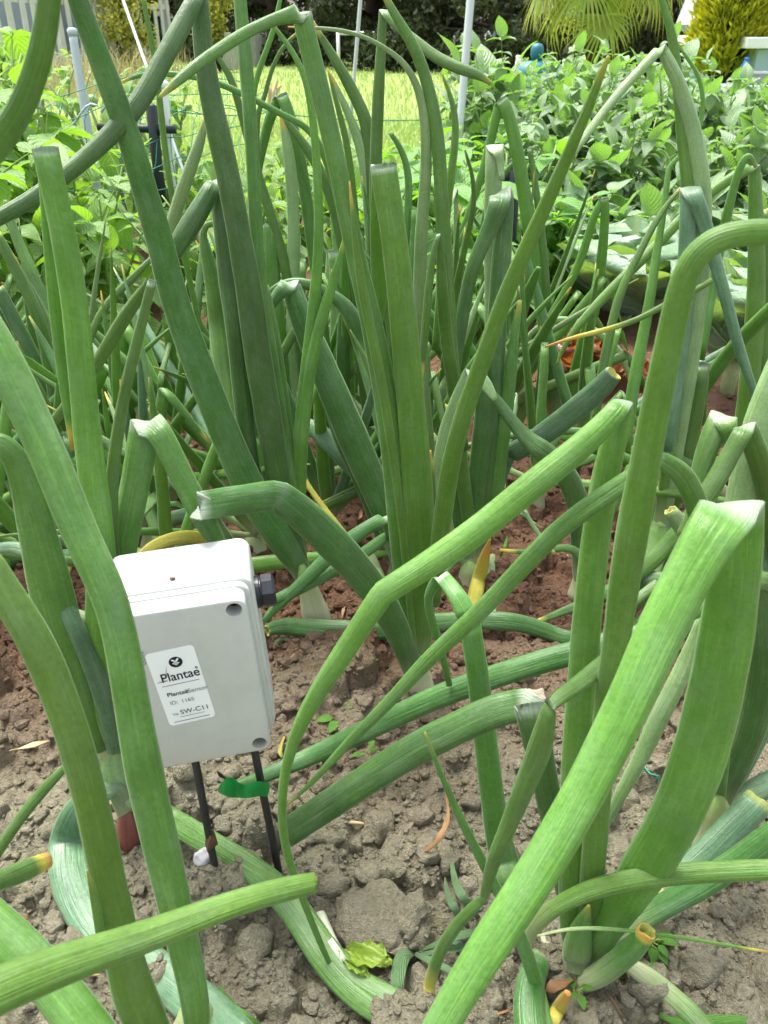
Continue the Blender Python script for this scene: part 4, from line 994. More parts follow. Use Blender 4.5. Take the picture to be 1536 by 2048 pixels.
# brighter potato plants on the left and behind the middle
GB = 'bright potato plants on the left'
bp = [bushy('potato_plant', None, 'potato plant', 80 + k, .50, .17, 5, 7, .095, 'potato_backlit', 'stem', GB, .66, 2, .3) for k in range(3)]
for i, (x, y, sc, lab) in enumerate(((-.88, 1.62, 1.22, 'tall yellow-green potato plant at the left edge behind the onions'), (-.60, 1.72, .80, 'yellow-green potato plant with a forked stem left of the leaning leaves'),
        (-.32, 1.98, .70, 'low bright potato plant behind the leaning onion leaves'), (-1.22, 2.0, 1.36, 'bright potato plant at the far left beside the netting'),
        (-.50, 2.35, .72, 'bright potato plant in front of the black trellis'), (-.08, 2.35, .70, 'bright potato plant behind the peaked onion leaf'), (-.78, 2.1, .9, 'bushy yellow-green potato plant left of the big leaning leaf'), (-.95, 2.15, 1.3, 'tall bright potato plant before the grey post'), (-1.42, 1.9, 1.42, 'tall bright potato plant cut off by the left edge'), (-.18, 3.0, .8, 'bright potato plant between the black trellis and the lawn'), (-.30, 2.75, .70, 'bright potato plant just before the lawn, left of the peaked leaf'), (.05, 2.9, .62, 'bright potato plant just before the lawn, right of the peaked leaf'))):
    o = bp[i] if i < 3 else copy_tree(bp[i % 3]); place(o, x, y, pr.random() * 6.28, sc); o['label'] = lab
GQ = 'pepper plants in the middle'
pp = [bushy('pepper_plant', None, 'pepper plant', 90 + k, .42, .15, 6, 9, .13, 'pepper', 'stem', GQ, .55, 1, .3, single=True) for k in range(2)]
for i, (x, y, sc, lab) in enumerate(((.16, 2.15, .98, 'pepper plant with drooping leaves behind the central onion leaves'), (.36, 2.50, .98, 'pepper plant with broad shiny leaves by the foot of the steel pole'),
        (.02, 2.5, .80, 'pepper plant left of the steel pole, against the lawn'), (.30, 2.95, 1.0, 'pepper plant behind the steel pole'), (.14, 2.75, .9, 'pepper plant against the lawn behind the white creased tip'), (.42, 2.2, .8, 'pepper plant before the dark green upright'), (.24, 1.88, .62, 'small pepper plant with hanging leaves above the cabbages'))):
    o = pp[i] if i < 2 else copy_tree(pp[i % 2]); place(o, x, y, pr.random() * 6.28, sc); o['label'] = lab
GT = 'tomato plants by the netting'
tp = [bushy('tomato_plant', None, 'tomato plant', 95 + k, .52, .16, 4, 8, .055, 'tomato', 'stem_pale', GT, .5, 3, .4, fruit=.22) for k in range(2)]
for i, (x, y, sc, lab) in enumerate(((-1.15, 2.75, 1.25, 'thin tomato plant tangled in the green netting'), (-.86, 2.8, 1.2, 'tomato plant with small green fruit behind the black trellis'), (-1.65, 3.0, 1.35, 'tomato plant at the left edge of the picture'),
        (-1.35, 3.5, 1.35, 'tomato plant behind the netting, nearest the fence'), (-2.05, 3.4, 1.25, 'tomato plant furthest to the left by the fence'), (-.9, 3.6, 1.2, 'tall tomato shoot standing against the field'))):
    o = tp[i] if i < 2 else copy_tree(tp[i % 2]); place(o, x, y, pr.random() * 6.28, sc); o['label'] = lab

# ------------------------------------------------------------------ cabbages, lettuce
def cabbage_mat():
    b = NB('cabbage_leaf'); uv = b.coord('UV'); g = b.n('ShaderNodeNewGeometry'); sp = b.n('ShaderNodeSeparateXYZ'); b.l(uv, sp.inputs[0])
    u = b.math('SUBTRACT', sp.outputs[0], .5); au = b.math('ABSOLUTE', u)
    ob = g.outputs['Position']; nz = b.noise(ob, 26, 3)
    a = b.math('ADD', b.math('MULTIPLY', au, 13), b.math('MULTIPLY', b.math('SUBTRACT', sp.outputs[1], b.math('MULTIPLY', au, 1.1)), 24))
    v1 = b.ramp(b.math('SINE', b.math('ADD', a, b.math('MULTIPLY', nz, 3.5))), [(.88, 0), (.99, 1)])
    rib = b.ramp(au, [(.0, 1), (.055, 0)])
    vo = b.n('ShaderNodeTexVoronoi', feature='DISTANCE_TO_EDGE'); vo.inputs['Scale'].default_value = 55; b.l(ob, vo.inputs['Vector'])
    v2 = b.ramp(vo.outputs[0], [(0, 1), (.06, 0)])
    v = b.math('MAXIMUM', b.math('MAXIMUM', rib, b.math('MULTIPLY', v1, .8)), b.math('MULTIPLY', v2, .35))
    c = b.mix(nz, (.12, .22, .11), (.20, .31, .18)); c = b.mix(b.ramp(b.noise(ob, 9, 3), [(.45, 0), (.7, 1)]), c, (.25, .36, .31))
    c = b.mix(b.math('MULTIPLY', v, .75), c, (.42, .52, .24))
    h = b.math('ADD', b.math('MULTIPLY', v, -1.0), b.math('MULTIPLY', nz, .5))
    return b.bsdf(c, .42, .4, b.bump(h, .6, .004), 0, .28, (.30, .50, .06), .35)
M['cabbage'] = cabbage_mat()
M['stalk'] = simple('cabbage_stalk', (.30, .36, .16), .6, .3, 0, .4, 60, .4)
def redlet():
    b = NB('red_lettuce_leaf'); uv = b.coord('UV'); sp = b.n('ShaderNodeSeparateXYZ'); b.l(uv, sp.inputs[0]); ob = b.n('ShaderNodeNewGeometry').outputs['Position']
    n = b.noise(ob, 40, 4); c = b.mix(b.ramp(sp.outputs[1], [(.25, 0), (.8, 1)]), (.24, .20, .05), (.17, .045, .025)); c = b.mix(b.ramp(n, [(.5, 0), (.7, 1)]), c, (.34, .12, .03))
    return b.bsdf(c, .3, .5, b.bump(b.noise(ob, 150, 3), .6, .003), 0, .35, (.40, .15, .03))
M['redlettuce'] = redlet()
def ruffled(L, W, r, cup, ruff, nl=16, nw=15, curl=.5, freq=9, rise=.5):
    t = np.linspace(0, 1, nl); s = np.linspace(-1, 1, nw); T, Sg = np.meshgrid(t, s, indexing='ij')
    prof = np.clip(np.sin(np.pi * (T * .60 + .11)) ** 1.0 * (1 - .9 * np.clip((T - .86) / .14, 0, 1) ** 2 * abs(Sg)), .04, 1); prof = np.where(T < .12, prof * .55 + .04, prof)
    x = L * T * (1 - .16 * Sg ** 2 * T); y = W * .5 * prof * Sg; ph = r.random(3) * 6.28
    edge = np.clip((np.maximum(abs(Sg), T * .98) - .55) / .45, 0, 1)
    z = cup * L * (abs(Sg) ** 1.8) * .5 + rise * L * T - curl * L * T ** 2.2 + ruff * L * edge * np.sin(freq * (T + .25 * Sg) + freq * .6 * Sg + ph[0]) + ruff * .4 * L * np.sin(T * 6 + Sg * 5 + ph[1])
    return np.stack([x, y, z], -1).reshape(-1, 3), np.stack([Sg * .5 + .5, T], -1).reshape(-1, 2), grid_faces(nl, nw)
def head(name, label, cat, loc, seed, size, n, mat, ruff, cup, h0=.05, group=None, els=(.25, 1.1), heart=True, curl=.45, width=.95, leafname='outer_leaf'):
    r = np.random.default_rng(seed); t = thing(name, loc, label, cat, group)
    for i in range(n):
        lv = Leaves(); f = i / max(n - 1, 1); a = i * 2.399 + r.normal() * .15; el = els[0] + (els[1] - els[0]) * f; L = size * (1.0 - .32 * f) * (.9 + .2 * r.random())
        V, U_, F = ruffled(L, L * width * (.9 + .2 * r.random()), r, cup, ruff, curl=curl, rise=.1)
        d = np.array([math.cos(a) * math.cos(el), math.sin(a) * math.cos(el), math.sin(el)])
        lv.add(V @ frame(d).T + np.array([0, 0, h0 + .03 * f]), U_, F); lv.build(leafname, M[mat], t)
    if heart:
        lv = Leaves(); nl, nw = 14, 18; th = np.linspace(0, 2 * math.pi, nw); ph = np.linspace(.02, 2.4, nl); PH, TH_ = np.meshgrid(ph, th, indexing='ij')
        q = size * .30 * (1 + .06 * np.sin(3 * TH_ + 2 * PH)); V = np.stack([q * np.sin(PH) * np.cos(TH_), q * np.sin(PH) * np.sin(TH_), h0 + size * .32 + q * .95 * np.cos(PH)], -1).reshape(-1, 3)
        lv.add(V, np.stack([TH_ / 6.283, PH / 2.4], -1).reshape(-1, 2), grid_faces(nl, nw)); lv.build('heart', M[mat], t)
    m = MB(); m.tube([(0, 0, -.03), (0, 0, h0 * .5), (0, 0, h0 + .03)], [.016, .015, .024], 10); m.build('stalk', M['stalk' if mat == 'cabbage' else 'stem'], t, True)
    return t
GC = 'cabbages at the edge of the potato bed'
g = ground(1255, 640); head('cabbage', 'blue-green cabbage with ruffled leaves, the left one below the potatoes', 'cabbage', (g[0] - .01, g[1] + .0, 0), 3, .30, 13, 'cabbage', .035, .5, .0, GC, (.62, 1.4), curl=.22, width=1.2)
g = ground(1452, 790); head('cabbage', 'upright cabbage with big veined leaves on a bare stalk at the right edge', 'cabbage', (g[0], g[1], 0), 8, .27, 11, 'cabbage', .03, .5, .065, GC, (.8, 1.4), curl=.2, width=1.15)
g = ground(1500, 600); head('cabbage', 'pale cabbage at the right edge behind the one with a bare stalk', 'cabbage', (g[0] + .02, g[1] + .05, 0), 12, .25, 10, 'cabbage', .04, .55, .06, GC, (.35, 1.2))
g = ground(1182, 775); head('red_lettuce', 'small red-brown lettuce on bare soil below the left cabbage', 'lettuce', (g[0] - .01, g[1] + .02, 0), 5, .135, 11, 'redlettuce', .10, .5, .0, None, (.35, 1.35), False, .25, .9, 'leaf')
g = ground(940, 540); head('red_lettuce', 'wilting red-brown lettuce half hidden by onion leaves below the peppers', 'lettuce', (g[0], g[1], 0), 6, .09, 7, 'redlettuce', .12, .5, .0, None, (.3, 1.2), False, .3, .8, 'leaf')
# ------------------------------------------------------------------ further onions filling the rows
def world_leaf(parent, off, base, az, el, L, wd, mat, r, fold=None, bend=.25, seed=0):
    d = np.array([math.cos(az) * math.cos(el), math.sin(az) * math.cos(el), math.sin(el)]); P = [np.array(base, float)]; kk = [False]; n = 22
    kf = int(n * fold) if fold else -1
    for i in range(1, n):
        P.append(P[-1] + d * L / (n - 1)); kk.append(i == kf)
        d = d + np.array([0, 0, -bend * .05 * (i / n)]) + r.normal(size=3) * .012; d /= np.linalg.norm(d)
        if i == kf: d = np.array([math.cos(az + .6 * r.normal()) * .55, math.sin(az + .6 * r.normal()) * .55, -.75]); d /= np.linalg.norm(d)
        if P[-1][2] < .008 and d[2] < 0: d[2] = 0; d /= np.linalg.norm(d) + 1e-6; P[-1][2] = .008
    f = np.linspace(0, 1, n); W = wd * np.clip(np.minimum(.55 + f * 3, 1) * (1 - f ** 3.2 * .9), .08, 1)
    TH = np.full(n, .55 + .2 * r.random())
    if fold: TH *= 1 - .65 * np.exp(-((np.arange(n) - kf) / 1.1) ** 2)
    P = np.array(P)
    sweep(P, W, TH, np.array(kk), 'leaf', M[mat], parent, off, .9, None, seed=seed, nseg=12)
def filler(x, y, seed, label, n=6, h=.42, spread=.5, mats='mmdb', wk=1):
    r = np.random.default_rng(seed); t = thing('onion_plant', (x, y, 0), label, 'onion', GR_ON); loc = (x, y, 0)
    a0 = r.random() * 6.28; bulb(t, loc, (x, y, 0), (x + .01 * r.normal(), y + .01 * r.normal(), .05), .02, .012)
    for i in range(n):
        az = a0 + i * 2.4 + .3 * r.normal(); el = 1.52 - spread * r.random() - (.35 if i < 2 else 0)
        world_leaf(t, loc, (x, y, .045), az, el, h * (.75 + .4 * r.random()), (.014 + .008 * r.random()) * wk, mats[int(r.integers(len(mats)))], r, .45 + .35 * r.random() if r.random() < .45 else None, seed=seed * 10 + i)
fl = [(-.52, 1.12, 'onion plant at the left, low dark leaves under the bright potato leaves', .34, .9), (-.36, 1.30, 'onion plant between the forked potato stem and the leaning leaves', .38, .7), (-.20, 1.42, 'onion plant behind the long leaves that lean left', .40, .55),
      (-.06, 1.30, 'onion plant at the back, left of the peaked folded leaf', .42, .5), (-.74, 1.30, 'onion plant at the left edge, half under the potato leaves', .36, .8), (.06, 1.58, 'onion plant in the last row, below the pepper plants', .36, .5),
      (.22, 1.40, 'onion plant in the last row just left of the bright slender leaf', .34, .6), (-.34, .98, 'onion plant with low spreading leaves left of the big leaning leaf', .30, 1.1),
      (-.16, 1.10, 'onion plant with short dark leaves behind the big leaning leaf', .28, 1.0), (-.95, 1.05, 'onion plant past the left edge, leaves reaching into view', .42, .7), (-.05, 1.62, 'onion plant in the last row beneath the bright potato leaves', .34, .6),
      (-.46, .90, 'onion plant sprawling left of the short folded leaf', .34, 1.3), (-.28, .86, 'onion plant sprawling behind the short folded leaf', .30, 1.35), (-.62, .95, 'onion plant with lying leaves at the left edge', .36, 1.3),
      (-.08, 1.0, 'onion plant with bent leaves behind the thick pale neck', .34, 1.1), (-.44, 1.22, 'onion plant with crossing leaves below the forked potato stem', .40, 1.0), (-.26, 1.18, 'onion plant with crossing leaves behind the dark parallel leaves', .38, 1.0),
      (.10, 1.28, 'onion plant with crossing leaves behind the tall middle one', .40, .8), (.34, 1.25, 'onion plant with bent leaves right of the dark upright tuft', .34, 1.1), (.46, 1.12, 'onion plant with lying leaves behind the wide diagonal leaf', .30, 1.3),
      (.74, 1.12, 'onion plant with bent leaves in front of the bare cabbage stalk', .34, 1.0), (.0, 1.45, 'onion plant in the last row behind the creased white tip', .46, .45),
      (-.66, 1.12, 'slim-leaved onion plant at the left behind the folded tall leaf', .42, .8), (-.56, 1.36, 'slim-leaved onion plant in front of the bright potato stems', .42, .6), (-.40, 1.08, 'slim-leaved onion plant with pale crossing leaves at the left', .40, .9), (-.30, 1.54, 'slim-leaved onion plant in the last row at the left', .40, .6),
      (-.82, .92, 'slim-leaved onion plant low at the left edge', .40, 1.1), (-.14, 1.26, 'slim-leaved onion plant behind the thick pale neck', .44, .6), (.14, 1.46, 'slim-leaved onion plant behind the diagonal slender leaf', .42, .5), (.28, 1.56, 'slim-leaved onion plant below the hanging pepper leaves', .38, .6), (-.48, 1.00, 'slim-leaved onion plant with arching leaves above the box', .36, 1.2), (.04, 1.16, 'slim-leaved onion plant tucked behind the middle plant', .40, .7),
      (-.70, 1.02, 'slim onion plant with fallen leaves at the left edge', .44, 1.42), (-.52, .84, 'slim onion plant with fallen leaves left of the short folded leaf', .40, 1.42), (-.34, 1.12, 'slim onion plant with fallen leaves below the big leaning leaf', .44, 1.42), (-.18, .96, 'slim onion plant with fallen leaves behind the cut hollow leaf', .34, 1.4),
      (-.58, 1.22, 'slim onion plant with fallen leaves under the potato stems', .44, 1.4), (-.22, 1.34, 'slim onion plant with fallen leaves in the row behind', .40, 1.35), (.24, 1.12, 'slim onion plant with fallen leaves right of the dark tuft', .36, 1.4), (-.86, 1.16, 'slim onion plant with fallen leaves past the left edge', .46, 1.35), (.02, 1.36, 'slim onion plant with fallen leaves far behind the middle plant', .40, 1.3)]
for i, (x, y, lab, h, sp) in enumerate(fl): filler(x, y, 300 + i, lab, 8 if 'slim' in lab else 7 if sp > .95 else 6, h, sp, 'mmpb' if 'slim' in lab else 'mmdbu' if y < 1.35 else 'mmbp', .72 if 'slim' in lab else 1)

# ------------------------------------------------------------------ small things on the soil
def blade_mesh(pts, wd, Y0, lift=.0):
    """grass-like blade through photo points laid on or above the ground"""
    V = []; F = []; n = len(pts); Pp = crom(np.array([p[:2] for p in pts], float), 4); m = len(Pp)
    for i, (x, y) in enumerate(Pp):
        f = i / (m - 1); g = ground(x, y, .006 + lift * math.sin(math.pi * min(1, f * 1.1)))
        w_ = wd * (1 - f ** 3) * min(1, .4 + f * 3)
        a = Pp[min(i + 1, m - 1)] - Pp[max(i - 1, 0)]; nx, ny = -a[1], a[0]; q = math.hypot(nx, ny); nx, ny = nx / q, ny / q
        for s_ in (-1, 0, 1):
            V.append((g[0] + s_ * w_ * .5 * nx, g[1] - s_ * w_ * .5 * ny, g[2] + (0 if s_ else -.0012)))
    for i in range(m - 1):
        for k in range(2): F.append([i * 3 + k, i * 3 + k + 1, (i + 1) * 3 + k + 1, (i + 1) * 3 + k])
    uv = [((k % 3) / 2, (k // 3) / (m - 1)) for k in range(len(V))]
    return np.array(V), F, np.array(uv)
def tuft(label, blds, base, mat='grassblade', group='grass tufts on the bare soil'):
    g = ground(*base); t = thing('grass_tuft', tuple(g), label, 'grass tuft', group)
    for pts, wd, lift in blds:
        V, F, uv = blade_mesh(pts, wd, 0, lift); o = mesh('blade', V, F, M[mat], t, True, uv, None, tuple(g))
        so = o.modifiers.new('thick', 'SOLIDIFY'); so.thickness = .0006
tuft('grey-green grass tuft left of the wide folded leaf in the foreground', [([(985, 1870), (940, 1865), (880, 1885), (830, 1905)], .007, .02), ([(985, 1872), (920, 1895), (860, 1905), (826, 1912)], .005, .01),
     ([(960, 1840), (930, 1800), (910, 1760), (900, 1700)], .008, .05), ([(940, 1860), (912, 1820), (896, 1790), (890, 1755)], .007, .04), ([(830, 1902), (805, 1915), (795, 1960), (800, 2000), (812, 2030)], .012, .02),
     ([(826, 1905), (870, 1925), (920, 1950), (945, 1962)], .006, .02), ([(1000, 1905), (950, 1902), (890, 1880), (860, 1898)], .006, .01)], (900, 1905))
tuft('bright grass blade lying in front of the sensor, lower middle', [([(545, 2075), (500, 2040), (460, 2005), (432, 1962)], .006, .03)], (545, 2060), 'weed')
tuft('bright flat grass blade on the soil at the bottom right corner', [([(1320, 2030), (1380, 2042), (1460, 2040), (1560, 2038)], .011, .01)], (1330, 2034), 'weed')
tuft('short grass blade beside the sensor box at its right', [([(545, 1295), (560, 1278), (580, 1280), (600, 1300)], .006, .012)], (545, 1297))
tuft('thin grass sprig on the soil behind the wide diagonal leaf', [([(1000, 1115), (1010, 1090), (1015, 1072)], .005, .03)], (1000, 1118), 'weed')
def seedling(px, label, size, n, seed, mat='weed', h=.012):
    r = np.random.default_rng(seed); g = ground(*px); t = thing('weed_seedling', tuple(g), label, 'weed', 'small weeds on the soil'); lv = Leaves(); st = MB()
    for i in range(n):
        a = i * 2.4 + r.random(); d = np.array([math.cos(a), math.sin(a), .35 + .4 * r.random()]); L = size * (.6 + .6 * r.random()); p = np.array([0, 0, h * r.random() + .004])
        e = p + d * L * .5; st.tube([tuple(p * 0), tuple(p), tuple(e)], .0006, 5, False)
        V, U_, F = leaf_grid(L, L * .62, 7, 5, .2, .3, .05, r); lv.add(V @ frame(d * [1, 1, .4]).T + e, U_, F)
    st.build('stem', M['stem'], t, True); lv.build('foliage', M[mat], t)
seedling((683, 1448), 'bright green seedling on open soil right of the sensor box', .020, 7, 1)
seedling((1300, 1900), 'clover-like weed on the soil beside the flared onion base', .013, 14, 2)
seedling((1275, 1955), 'small weed at the foot of the cut onion stub', .012, 8, 3)
seedling((735, 1525), 'tiny seedling under the two thick slanting leaves', .010, 5, 4)
seedling((350, 1590), 'fresh green weed under the sensor box between the rods', .022, 9, 5)
seedling((1150, 2000), 'weed seedling among the clods at the bottom, right of the wide leaf', .010, 6, 6)
seedling((780, 1890), 'weed sprig beside the torn lettuce leaf', .008, 4, 7)
seedling((640, 800), 'low weed on the soil in front of the dark arching leaves', .018, 9, 8)
seedling((270, 800), 'dark potato seedling on the soil left of the big leaning leaf', .05, 8, 9, 'potato', .03)
seedling((325, 830), 'wilted clover weed beneath the big leaning leaf', .02, 10, 10)
# dry straw and dead leaves
def straw(px, label, mat='straw', wd=.0022, name='straw', flatk=.5, lift=.004):
    P = crom(np.array(px, float), 5); Q = [tuple(ground(x, y, .006 + lift * math.sin(math.pi * i / (len(P) - 1)))) for i, (x, y) in enumerate(P)]
    if mat in ('dryleaf', 'y') or wd >= .003:
        r_ = np.random.default_rng(abs(int(px[0][0]))); n_ = len(Q); V = []; F = []
        for i in range(n_):
            a = np.array(Q[min(i + 1, n_ - 1)]) - np.array(Q[max(i - 1, 0)]); s_ = np.cross(a, [0, 0, 1]); s_ /= np.linalg.norm(s_) + 1e-9; tw = .9 * math.sin(i * .35 + px[0][0])
            u_ = s_ * math.cos(tw) + np.array([0, 0, 1]) * math.sin(tw); w_ = wd * .8 * math.sin(math.pi * min(.97, max(.06, i / (n_ - 1)))) * (.8 + .4 * r_.random())
            for k_ in (-1, 0, 1): V.append(np.array(Q[i]) + u_ * w_ * k_ + np.array([0, 0, .0012 * abs(k_) + .002]))
        for i in range(n_ - 1):
            for k_ in range(2): F.append([i * 3 + k_, i * 3 + k_ + 1, (i + 1) * 3 + k_ + 1, (i + 1) * 3 + k_])
        o = mesh(name, np.array(V), F, M[mat], None, True, np.array([((k_ % 3) / 2, k_ // 3 / n_) for k_ in range(len(V))])); so = o.modifiers.new('thick', 'SOLIDIFY'); so.thickness = .0005
        return tag(o, label, 'dead leaf', 'bits of straw and dead leaf on the soil')
    m = MB(); k = np.linspace(0, 1, len(Q)); m.tube(Q, wd * (.35 + .65 * np.sin(np.pi * np.clip(k, .05, .97))), 6)
    tag(m.build(name, M[mat], None, True), label, 'straw' if name == 'straw' else 'dead leaf', 'bits of straw and dead leaf on the soil')
straw([(440, 1608), (480, 1625), (530, 1632), (560, 1640)], 'broad dry straw lying beneath the green tape flag', wd=.004)
straw([(420, 1655), (470, 1662), (520, 1672)], 'thin straw crossing behind the two rods', wd=.0015)
straw([(640, 1655), (690, 1645), (750, 1650)], 'straw on the soil left of the cut leaf end', wd=.002)
straw([(460, 1742), (490, 1755), (515, 1768)], 'short pale straw between the feet of the rods', wd=.0014)
straw([(890, 1585), (895, 1640), (870, 1690), (820, 1720)], 'curled orange dead leaf hanging beside the pale hooked leaf', 'dryleaf', .003, 'dead_leaf', lift=.03)
straw([(1085, 1985), (1110, 1975), (1150, 1962)], 'flat orange dead leaf at the foot of the flared onion', 'dryleaf', .006, 'dead_leaf')
straw([(930, 2040), (980, 2035), (1025, 2022)], 'thin brown dead leaf at the bottom edge under the wide leaf', 'dryleaf', .002, 'dead_leaf')
straw([(555, 1340), (590, 1315), (620, 1300), (655, 1285)], 'orange dead leaf strip on the soil right of the sensor box', 'dryleaf', .0035, 'dead_leaf')
straw([(684, 1240), (688, 1215), (692, 1195)], 'short orange dead leaf behind the horizontal dark leaf', 'dryleaf', .003, 'dead_leaf')
straw([(690, 993), (720, 997), (750, 1002)], 'brown dead leaf on the soil behind the yellow thin leaf', 'dryleaf', .005, 'dead_leaf')
straw([(716, 1055), (720, 1038), (722, 1022)], 'curled orange dead tip standing near the yellow thin leaf', 'dryleaf', .006, 'dead_leaf', lift=.02)
straw([(470, 800), (468, 780), (470, 755)], 'brown dead leaf standing beside the big leaning leaf', 'dryleaf', .008, 'dead_leaf', lift=.05)
straw([(20, 1505), (50, 1498), (100, 1485)], 'dry tan leaf scrap on the clods at the left edge', wd=.004)
straw([(-5, 1848), (25, 1842), (60, 1838)], 'brown dead leaf scrap at the left edge in front', 'dryleaf', .005, 'dead_leaf')
straw([(150, 1890), (165, 1865), (160, 1850)], 'thin straw beside the pale leaf lying on the soil', wd=.001)
straw([(1245, 2035), (1225, 2000), (1210, 1985)], 'dark twig on the soil at the lower right', 'mud', .0015)
straw([(1420, 1720), (1440, 1690)], 'short dead stub beside the papery bulb', 'dryleaf', .003, 'dead_leaf')
straw([(100, 1960), (140, 1950), (200, 1950)], 'tan straw between the crossing near leaves', wd=.002)
straw([(1125, 1010), (1150, 1000), (1172, 990)], 'dry straw on dark soil right of the wide diagonal leaf', wd=.003)
straw([(575, 1465), (560, 1500), (565, 1520)], 'curled yellow dead leaf at the corner of the box', 'y', .004, 'dead_leaf')
# stones, torn lettuce leaf, twine
def stone(px, label, q, mat, seed, flatn=.7):
    g = ground(*px); V, F = lump(np.random.default_rng(seed), 3, flatn); tag(mesh('stone', V * q + np.array([g[0], g[1], q[2] * .3 + gh(g[0], g[1])]), F, M[mat]), label, 'stone')
M['stone'] = simple('grey_stone', (.42, .42, .42), .7, .3, 0, .2, 60, .4); M['stone_tan'] = simple('tan_stone', (.30, .26, .20), .8, .2, 0, .25, 50, .5)
stone((418, 1768), 'pale grey angular stone at the foot of the muddy rod', np.array([.010, .008, .012]), 'stone', 2, .9)
stone((1075, 1388), 'tan stone on the soil under the fork of slanting leaves', np.array([.014, .012, .015]), 'stone_tan', 3)
stone((1145, 1110), 'grey-brown stone on the dark soil behind the wide diagonal leaf', np.array([.014, .010, .009]), 'stone_tan', 5)
# flat crusted slab of earth
g = ground(750, 1850); V, F = lump(np.random.default_rng(14), 4, .8)
V = V * np.array([.036, .034, .017]); V += np.stack([.0025 * vnoise(V[:, 0], V[:, 1], 90, 3)] * 3, -1)
tag(mesh('earth_clod', V + np.array([g[0] + .002, g[1], .012]), F, M['soil']), 'broad flat crusted clod of earth beside the torn lettuce leaf', 'clod')
g0 = ground(640, 1830); t = thing('torn_lettuce_leaf', tuple(g0), 'torn yellow-green lettuce leaf with a white stalk lying on the soil', 'lettuce leaf')
def lettmat(nm, a, b_):
    b = NB(nm); n = b.noise(b.coord(), 120, 4); return b.bsdf(b.mix(n, a, b_), .4, .4, b.bump(n, .6, .002), 0, .3, tuple(x * 1.3 for x in b_))
M['lettw'] = lettmat('lettuce_stalk', (.48, .50, .34), (.72, .74, .64)); M['lettg'] = lettmat('lettuce_blade', (.12, .23, .02), (.32, .42, .06))
P = [tuple(ground(x, y, .026) - g0) for x, y in ((640, 1828), (648, 1856), (662, 1890), (690, 1925))]
m = MB(); m.tube(P, [.0045, .006, .0065, .004], 10); m.build('stalk', M['lettw'], t, True)
lv = Leaves(); r = np.random.default_rng(3)
for i, (p, q, wd) in enumerate((((680, 1912), (772, 1938), .6), ((676, 1905), (730, 1960), .5))):
    a = ground(*p, .024); e = ground(*q, .020); L = np.linalg.norm(e - a) * 1.1; V, U_, F = ruffled(L, L * wd * .8, r, .3, .075, 24, 21, .2, 19, .45); lv.add(V @ frame(e - a).T + a - g0, U_, F)
lv.build('blade', M['lettg'], t)
M['twine'] = simple('green_twine', (.008, .17, .10), .5, .3, 0, .3, 90); M['twine_w'] = simple('white_twine', (.42, .52, .58), .5, .3)
m = MB(); m.tube([tuple(ground(x, y, z)) for x, y, z in ((1255, 1522, .006), (1285, 1530, .012), (1300, 1548, .01), (1318, 1552, .014), (1312, 1565, .006))], .0012, 6)
tag(m.build('green_twine', M['twine'], None, True), 'frayed end of green twine on the soil behind the wide folded leaf', 'twine')

# ------------------------------------------------------------------ stakes, netting, trellis
M['steel'] = simple('galvanised_steel', (.50, .54, .53), .45, .5, .3, .12, 20); M['grey_post'] = simple('grey_post', (.40, .46, .47), .6, .3, 0, .15, 15)
M['blackpl'] = simple('dark_green_plastic', (.008, .016, .018), .5, .4, 0, .3, 40); M['whitepaint'] = simple('white_paint', (.74, .76, .74), .6, .3, 0, .08, 20)
def pole(label, top, bot, Yb, Yt, rad, mat, extra=.5):
    a = at(top[0], top[1], Yt)[0]; b_ = at(bot[0], bot[1], Yb)[0]; d = a - b_; d /= np.linalg.norm(d); k = (b_[2] + .05) / max(d[2], .3); c = b_ - d * k; e = a + d * extra
    m = MB(); m.tube([tuple(c), tuple(b_), tuple(a), tuple(e)], rad, 12); cp_ = MB(); cp_.lathe([(.0001, -.004), (rad * 1.15, -.004), (rad * 1.15, .012), (rad * .6, .016), (.0001, .016)], tuple(e), 12)
    t = thing('garden_stake', tuple(c), label, 'stake', 'garden stakes'); m.build('pole', M[mat], t, True, tuple(c)); cp_.build('cap', M[mat], t, True, tuple(c))
pole('galvanised steel pole rising out of the pepper plants at the top centre', (941, 0), (922, 225), 3.1, 3.15, .0135, 'steel')
pole('thin grey rod standing against the field left of the steel pole', (721, 0), (707, 170), 4.6, 4.6, .0095, 'steel', .7)
pole('broad grey post leaning among the tomato plants at the left', (148, 85), (178, 275), 2.55, 2.6, .012, 'grey_post', .02)
pole('slim white stake behind the black trellis', (330, 190), (339, 290), 2.5, 2.5, .010, 'whitepaint', .02)
pole('pale blue-white cane leaning among the tomato shoots', (225, -60), (262, 45), 3.9, 4.2, .006, 'twine_w', .3)
pole('white stake at the right end of the potato bed by the teal bin', (1129, 128), (1123, 156), 5.7, 5.7, .014, 'whitepaint', .01)
pole('white stake left of the teal bin', (1036, 120), (1030, 155), 5.7, 5.7, .014, 'whitepaint', .01)
